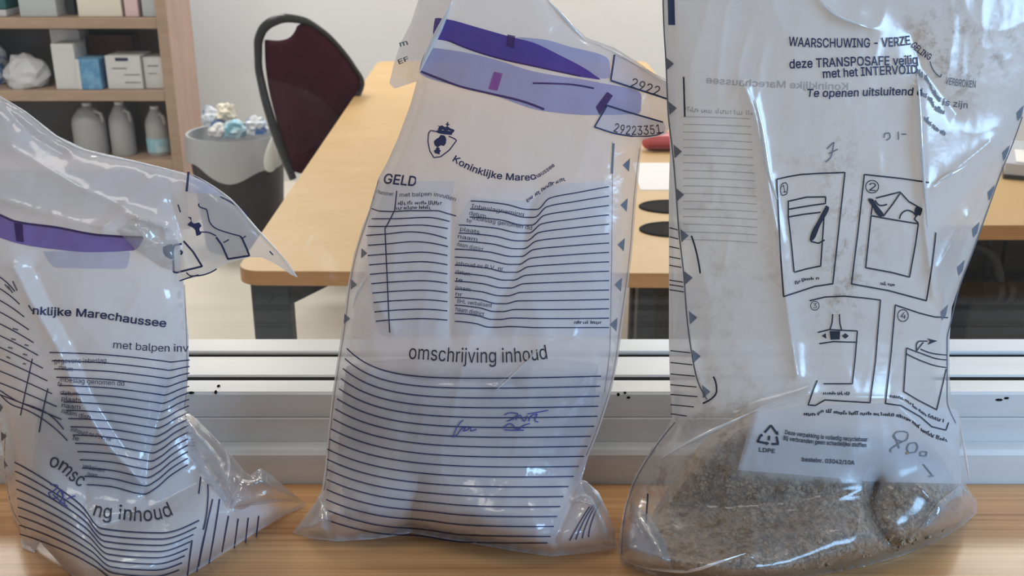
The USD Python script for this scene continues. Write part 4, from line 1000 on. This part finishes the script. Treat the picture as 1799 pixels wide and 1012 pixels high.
T3.part('warning_text', b3.text('met het INTERVOID', [(1446, 137), (1500, 134), (1560, 131), (1612, 129)], 15, True), 'ink_navy', True)
T3.part('warning_text', b3.text('Te openen uitsluitend d', [(1417, 170), (1470, 170), (1530, 168), (1580, 167), (1620, 168)], 13.5, True, slant=.1), 'ink_navy', True)
T3.part('warning_text', join([b3.text('VERBROKEN', [(1660, 147), (1690, 152), (1714, 154)], 12, True), b3.text('is zijn', [(1656, 184), (1680, 188), (1700, 190)], 11, True)]), 'ink_grey', True, label='lettering blurred by the fold')
T3.part('warning_text', join([b3.stroke([(1634, 108), (1640, 124), (1652, 135), (1654, 130)], 2.4), b3.scribble([(1612, 132), (1630, 145), (1640, 165), (1654, 182)], 11, 3.2, 2.2, 21), b3.scribble([(1618, 168), (1634, 178), (1645, 195), (1666, 202)], 11, 3.2, 2.2, 22), b3.scribble([(1625, 212), (1640, 226), (1662, 240)], 11, 3.4, 2.2, 23)]), 'ink_grey', True)
T3.parts('ink_mark', b3.lines([Z(1340, 40, 4.6, p) for p in ([(980, 930), (990, 895), (1020, 890), (1030, 920), (1000, 950)], [(1095, 880), (1098, 945)], [(1120, 900), (1160, 900)])] + [[(1453, 262), (1465, 250), (1460, 275), (1450, 285)], [(1456, 270), (1472, 262)]], 2.2), 'ink_grey')
# four instruction pictograms
z1 = lambda p: Z(1360, 290, 4.219, p)
P1 = [z1(p) for p in ([(20, 105), (110, 85), (200, 70), (330, 62), (525, 55), (495, 330), (470, 560), (435, 880), (300, 900), (180, 940), (70, 975), (50, 700), (35, 400), (20, 105)], [(100, 270), (240, 238), (382, 236), (380, 285), (260, 302), (105, 328)], [(105, 385), (220, 365), (345, 350)], [(370, 380), (355, 600), (345, 748), (240, 770), (150, 795)], [(105, 270), (105, 385), (130, 600), (148, 790)], [(270, 565), (330, 580), (375, 555)])]
T3.part('pictogram', join([b3.strokes(P1, 2.6, sharp=True), b3.patch(z1([(385, 298), (408, 315), (345, 440), (275, 562), (262, 560), (268, 525), (330, 400)]), .0010, 4), b3.text('1', z1([(66, 205), (92, 200)]), 13), b3.strokes([z1([(55, 145), (85, 130), (100, 160), (92, 215), (62, 225), (48, 190), (55, 145)])], 1.6), b3.scribble(z1([(160, 885), (250, 855), (340, 850)]), 6, 3.2, 1.8, 31)]), 'ink_black', True)
z2 = lambda p: Z(1490, 290, 4.216, p)
circ = lambda cx, cy, r, ry=None: [(cx + r * math.cos(a), cy + (ry or r) * math.sin(a)) for a in np.linspace(0, 2 * math.pi, 20)]
P2 = [z2(p) for p in ([(600, 130), (400, 100), (120, 70), (75, 480), (25, 880), (300, 930), (580, 1005), (620, 760), (645, 560), (650, 500)], [(170, 375), (130, 760), (320, 795), (455, 830), (500, 580), (520, 435), (350, 408), (170, 375)], [(150, 255), (200, 330), (255, 380)], [(205, 245), (385, 200), (450, 270), (545, 325), (530, 375)], [(385, 210), (330, 290), (260, 380)], [(170, 370), (180, 300)], [(530, 340), (490, 400), (520, 430)])]
T3.part('pictogram', join([b3.strokes(P2, 2.6, sharp=True), b3.strokes([z2([(380, 400), (400, 355), (440, 335), (480, 350), (505, 385)]), z2([(190, 280), (230, 330), (250, 350)]), z2([(200, 260), (240, 300), (290, 290)])], 2.6), b3.strokes([z2(circ(178, 160, 48, 46))], 1.7), b3.text('2', z2([(155, 190), (205, 192)]), 14), b3.patch(z2([(145, 245), (180, 250), (215, 300), (265, 370), (240, 385), (200, 350), (175, 290)]), .001, 4), b3.patch(z2([(500, 310), (550, 325), (540, 365), (505, 375), (490, 345)]), .001, 4), b3.scribble(z2([(245, 885), (345, 898)]), 6, 3.2, 1.9, 32)]), 'ink_black', True)
z3 = lambda p: Z(1400, 510, 4.048, p)
P3 = [z3(p) for p in ([(90, 75), (200, 48), (340, 42), (480, 55), (595, 70), (575, 300), (560, 500), (520, 800), (350, 790), (200, 780), (130, 820), (80, 815), (110, 730), (145, 640)], [(150, 300), (230, 280), (430, 290), (415, 480), (395, 665), (190, 665)], [(160, 380), (260, 365), (430, 370)], [(255, 170), (250, 230), (235, 280)], [(302, 170), (305, 230), (318, 285)])]
T3.part('pictogram', join([b3.strokes(P3, 2.4, sharp=True), b3.patch(z3([(232, 290), (308, 290), (305, 350), (240, 352)]), .001, 4, False), b3.patch(z3([(320, 325), (345, 305), (370, 325), (345, 345)]), .001, 3, False), b3.patch(z3([(178, 325), (205, 305), (210, 345)]), .001, 3, False), b3.strokes([z3(circ(128, 110, 30, 32))], 1.3), b3.text('3', z3([(115, 128), (142, 128)]), 9), b3.scribble(z3([(190, 742), (280, 742), (375, 745)]), 6, 3.2, 1.9, 33)]), 'ink_black', True)
P4 = [z3(p) for p in ([(1075, 195), (980, 190), (880, 165), (700, 105), (670, 450), (630, 805), (740, 820), (880, 900), (960, 970), (1060, 995), (1080, 940)], [(780, 410), (770, 560), (760, 720), (860, 780), (995, 850), (1030, 700), (1062, 560)])]
P4s = [z3(p) for p in ([(780, 410), (900, 455), (1000, 488), (1065, 495)], [(780, 452), (900, 508), (1000, 540), (1065, 550)], [(880, 418), (980, 452), (1065, 460)], [(850, 432), (850, 390), (870, 362), (930, 362)], [(850, 432), (900, 370)])]
T3.part('pictogram', join([b3.strokes(P4, 2.4, sharp=True), b3.strokes(P4s, 2.2), b3.patch(z3([(925, 342), (1000, 360), (930, 388), (945, 362)]), .001, 4, False), b3.strokes([z3(circ(755, 180, 38, 42))], 1.5), b3.text('4', z3([(738, 200), (775, 202)]), 11), b3.scribble(z3([(668, 762), (750, 778), (840, 840), (940, 905), (1055, 942)]), 6, 3.4, 2.0, 34)]), 'ink_black', True)
T3.part('small_print', join([b3.scribble(z3([(55, 890), (130, 892), (190, 868), (350, 885), (500, 888), (700, 900), (800, 932), (900, 1010), (1000, 1060), (1070, 1075)]), 6.5, 3.4, 2.0, 41)]), 'ink_black', True, kind='stuff')
z5 = lambda p: Z(1300, 690, 4.4975, p)
rec = [b3.strokes([z5(p) for p in ([(195, 315), (245, 258), (298, 330)], [(165, 335), (140, 385), (215, 400)], [(250, 405), (302, 405), (290, 345)], [(232, 340), (228, 375)])], 3.8, sharp=True), b3.patch(z5([(285, 318), (308, 335), (300, 300)]), .001, 3, False), b3.patch(z5([(210, 385), (232, 400), (208, 418)]), .001, 3, False), b3.patch(z5([(150, 345), (172, 320), (185, 345)]), .001, 3, False)]
T3.part('recycling_mark', join(rec + [b3.text('LDPE', z5([(150, 465), (210, 470), (275, 476)]), 7, True)]), 'ink_black', True)
T3.part('small_print', join([b3.text('Deze verpakking is volledig recyclebaar', z5([(355, 325), (550, 352), (800, 375), (1010, 385)]), 7, True), b3.text('Bij verbranden geen schadelijke stoffen', z5([(342, 370), (550, 398), (800, 418), (1000, 430)]), 7, True), b3.text('bestelnr. 03042/10A', z5([(490, 540), (650, 552), (905, 568)]), 7, True)]), 'ink_black', True, kind='stuff')
T3.parts('pen_stroke', b3.lines([z5(p) for p in ([(1330, 320), (1290, 305), (1240, 310), (1215, 345), (1240, 370), (1290, 385), (1325, 360), (1330, 325)], [(1215, 330), (1240, 380), (1260, 440)], [(1300, 380), (1230, 420), (1190, 455), (1195, 470)], [(1390, 395), (1345, 400), (1322, 440), (1340, 475), (1385, 470), (1405, 430), (1390, 395)], [(1430, 465), (1425, 495), (1470, 500), (1478, 470), (1440, 465)], [(1450, 565), (1520, 650)], [(1490, 660), (1535, 655)])], 2.0, off=.0012), 'ink_grey')
T3.part('white_panel', b3.patch([(1322, 728), (1420, 712), (1560, 708), (1684, 720), (1686, 790), (1690, 850), (1530, 846), (1400, 834), (1296, 826)], .0004, smooth=False), 'panel_white', True)
# contents: brown granules
gp = shapely.Polygon(smooth_line([(1160, 900), (1195, 850), (1250, 785), (1330, 742), (1500, 748), (1620, 770), (1672, 820), (1698, 880), (1676, 925), (1595, 968), (1505, 990), (1400, 1014), (1300, 1022), (1215, 1012), (1160, 992), (1142, 950), (1160, 900)], 6)).buffer(-6)


def gfront(P):
    d = b3.depth(P[:, 0], P[:, 1]) + .006
    q = at(P[:, 0], P[:, 1], d)
    n = meshkit.fbm(np.c_[P / 22.0, np.zeros(len(P))], 4, 4)
    q[:, 1] += (n - .4) * .012
    q[:, 2] = np.maximum(q[:, 2], SILL + .002)
    return q


granule_mesh = slab(gp, 5, gfront, lambda P: b3.back(P, .004))
g = Thing('granule_heap', 'brown granules heaped inside the right evidence bag', 'granules', (.33, .80, SILL), kind='stuff')
g.part('heap', granule_mesh, 'granules', True, kind='stuff')
P, _ = fill(gp.buffer(-6), 6.5)
P = P + rng.normal(0, 2.0, P.shape)
P = P[shapely.contains_xy(gp.buffer(-5), P[:, 0], P[:, 1])]
q = gfront(P) + np.c_[np.zeros(len(P)), rng.uniform(-.0022, .0006, len(P)), np.zeros(len(P))]
base = trimesh.creation.icosphere(1, 1.0)
ms = []
for c in q:
    r = rng.uniform(.0010, .0024)
    m = trimesh.Trimesh(base.vertices * r * rng.uniform(.6, 1.25, 3) * (1 + .25 * rng.standard_normal((len(base.vertices), 1))) + c, base.faces, process=False)
    ms.append(m)
g.part('crumb', join(ms), 'granules', False, kind='stuff')

# loose crumpled corners and tight folds that catch the light
b1.fold(T1, [(326, 722), (345, 735), (375, 766), (402, 794), (428, 828), (420, 850), (408, 872), (400, 890), (378, 862), (352, 838), (335, 800), (326, 760)], .010, .014, 26, 3, .12)
b1.fold(T1, [(402, 892), (410, 868), (428, 838), (442, 834), (456, 823), (474, 832), (500, 855), (536, 884), (505, 880), (450, 884), (425, 896)], .010, .012, 24, 6, .10)
b1.fold(T1, [(205, 405), (240, 378), (295, 392), (316, 430), (318, 480), (285, 470), (240, 440)], .004, .010, 22, 9, .35)
b1.crease(T1, [(0, 170), (45, 197), (100, 240), (150, 264), (250, 287), (328, 306)], .0009, .6)
b1.crease(T1, [(335, 305), (400, 346), (450, 401), (500, 456), (520, 484)], .0009, .6)
b1.crease(T1, [(395, 790), (402, 815), (398, 845)], .0016, .7)
b1.crease(T1, [(402, 893), (440, 886), (500, 880), (528, 884)], .0012, .2)
b2.fold(T2, [(516, 934), (535, 913), (556, 884), (566, 866), (575, 890), (584, 925), (592, 948), (550, 944)], .004, .010, 20, 4, .3)
b2.fold(T2, [(1006, 884), (1018, 850), (1030, 846), (1052, 868), (1066, 897), (1080, 932), (1082, 960), (1060, 958), (1050, 915), (1036, 888), (1018, 880)], .008, .012, 24, 8, .3)
b2.crease(T2, [(794, 4), (775, 45), (752, 92), (737, 128)], .0026, .9)
b2.crease(T2, [(962, 0), (990, 30), (1012, 55), (1030, 72)], .0016, .95)
b2.crease(T2, [(1032, 72), (1080, 92), (1130, 122), (1164, 146)], .0008, .4)
b2.crease(T2, [(645, 485), (630, 510), (620, 540)], .0012, .9)
b2.crease(T2, [(1034, 850), (1048, 868), (1058, 885)], .0016, .8)
b2.crease(T2, [(560, 872), (572, 905), (580, 935)], .0012, .7)
b2.crease(T2, [(872, 685), (905, 655), (950, 610)], .0009, .6)
b3.fold(T3, [(1092, 985), (1094, 930), (1108, 880), (1140, 905), (1168, 950), (1182, 1000), (1140, 1004)], .004, .010, 26, 5, .25)
b3.fold(T3, [(1615, 930), (1650, 880), (1690, 850), (1712, 880), (1712, 902), (1690, 922), (1650, 945)], .003, .008, 30, 2, .25)
b3.crease(T3, [(1160, 806), (1205, 780), (1255, 755), (1335, 718)], .0013, .8)
b3.crease(T3, [(1096, 985), (1150, 1000), (1200, 1004), (1225, 1000), (1270, 985), (1310, 972)], .0015, .85)
b3.crease(T3, [(1444, 5), (1470, 28), (1500, 40), (1536, 52)], .0013, .9)
b3.crease(T3, [(1612, 130), (1616, 190), (1619, 260), (1624, 330), (1630, 400)], .0016, .9)
b3.crease(T3, [(1645, 322), (1672, 305), (1700, 290)], .0018, .9)
b3.crease(T3, [(1326, 175), (1336, 215), (1342, 250), (1350, 300), (1366, 350)], .0022, .9)
b3.crease(T3, [(1688, 752), (1696, 800), (1704, 850)], .0012, .8)
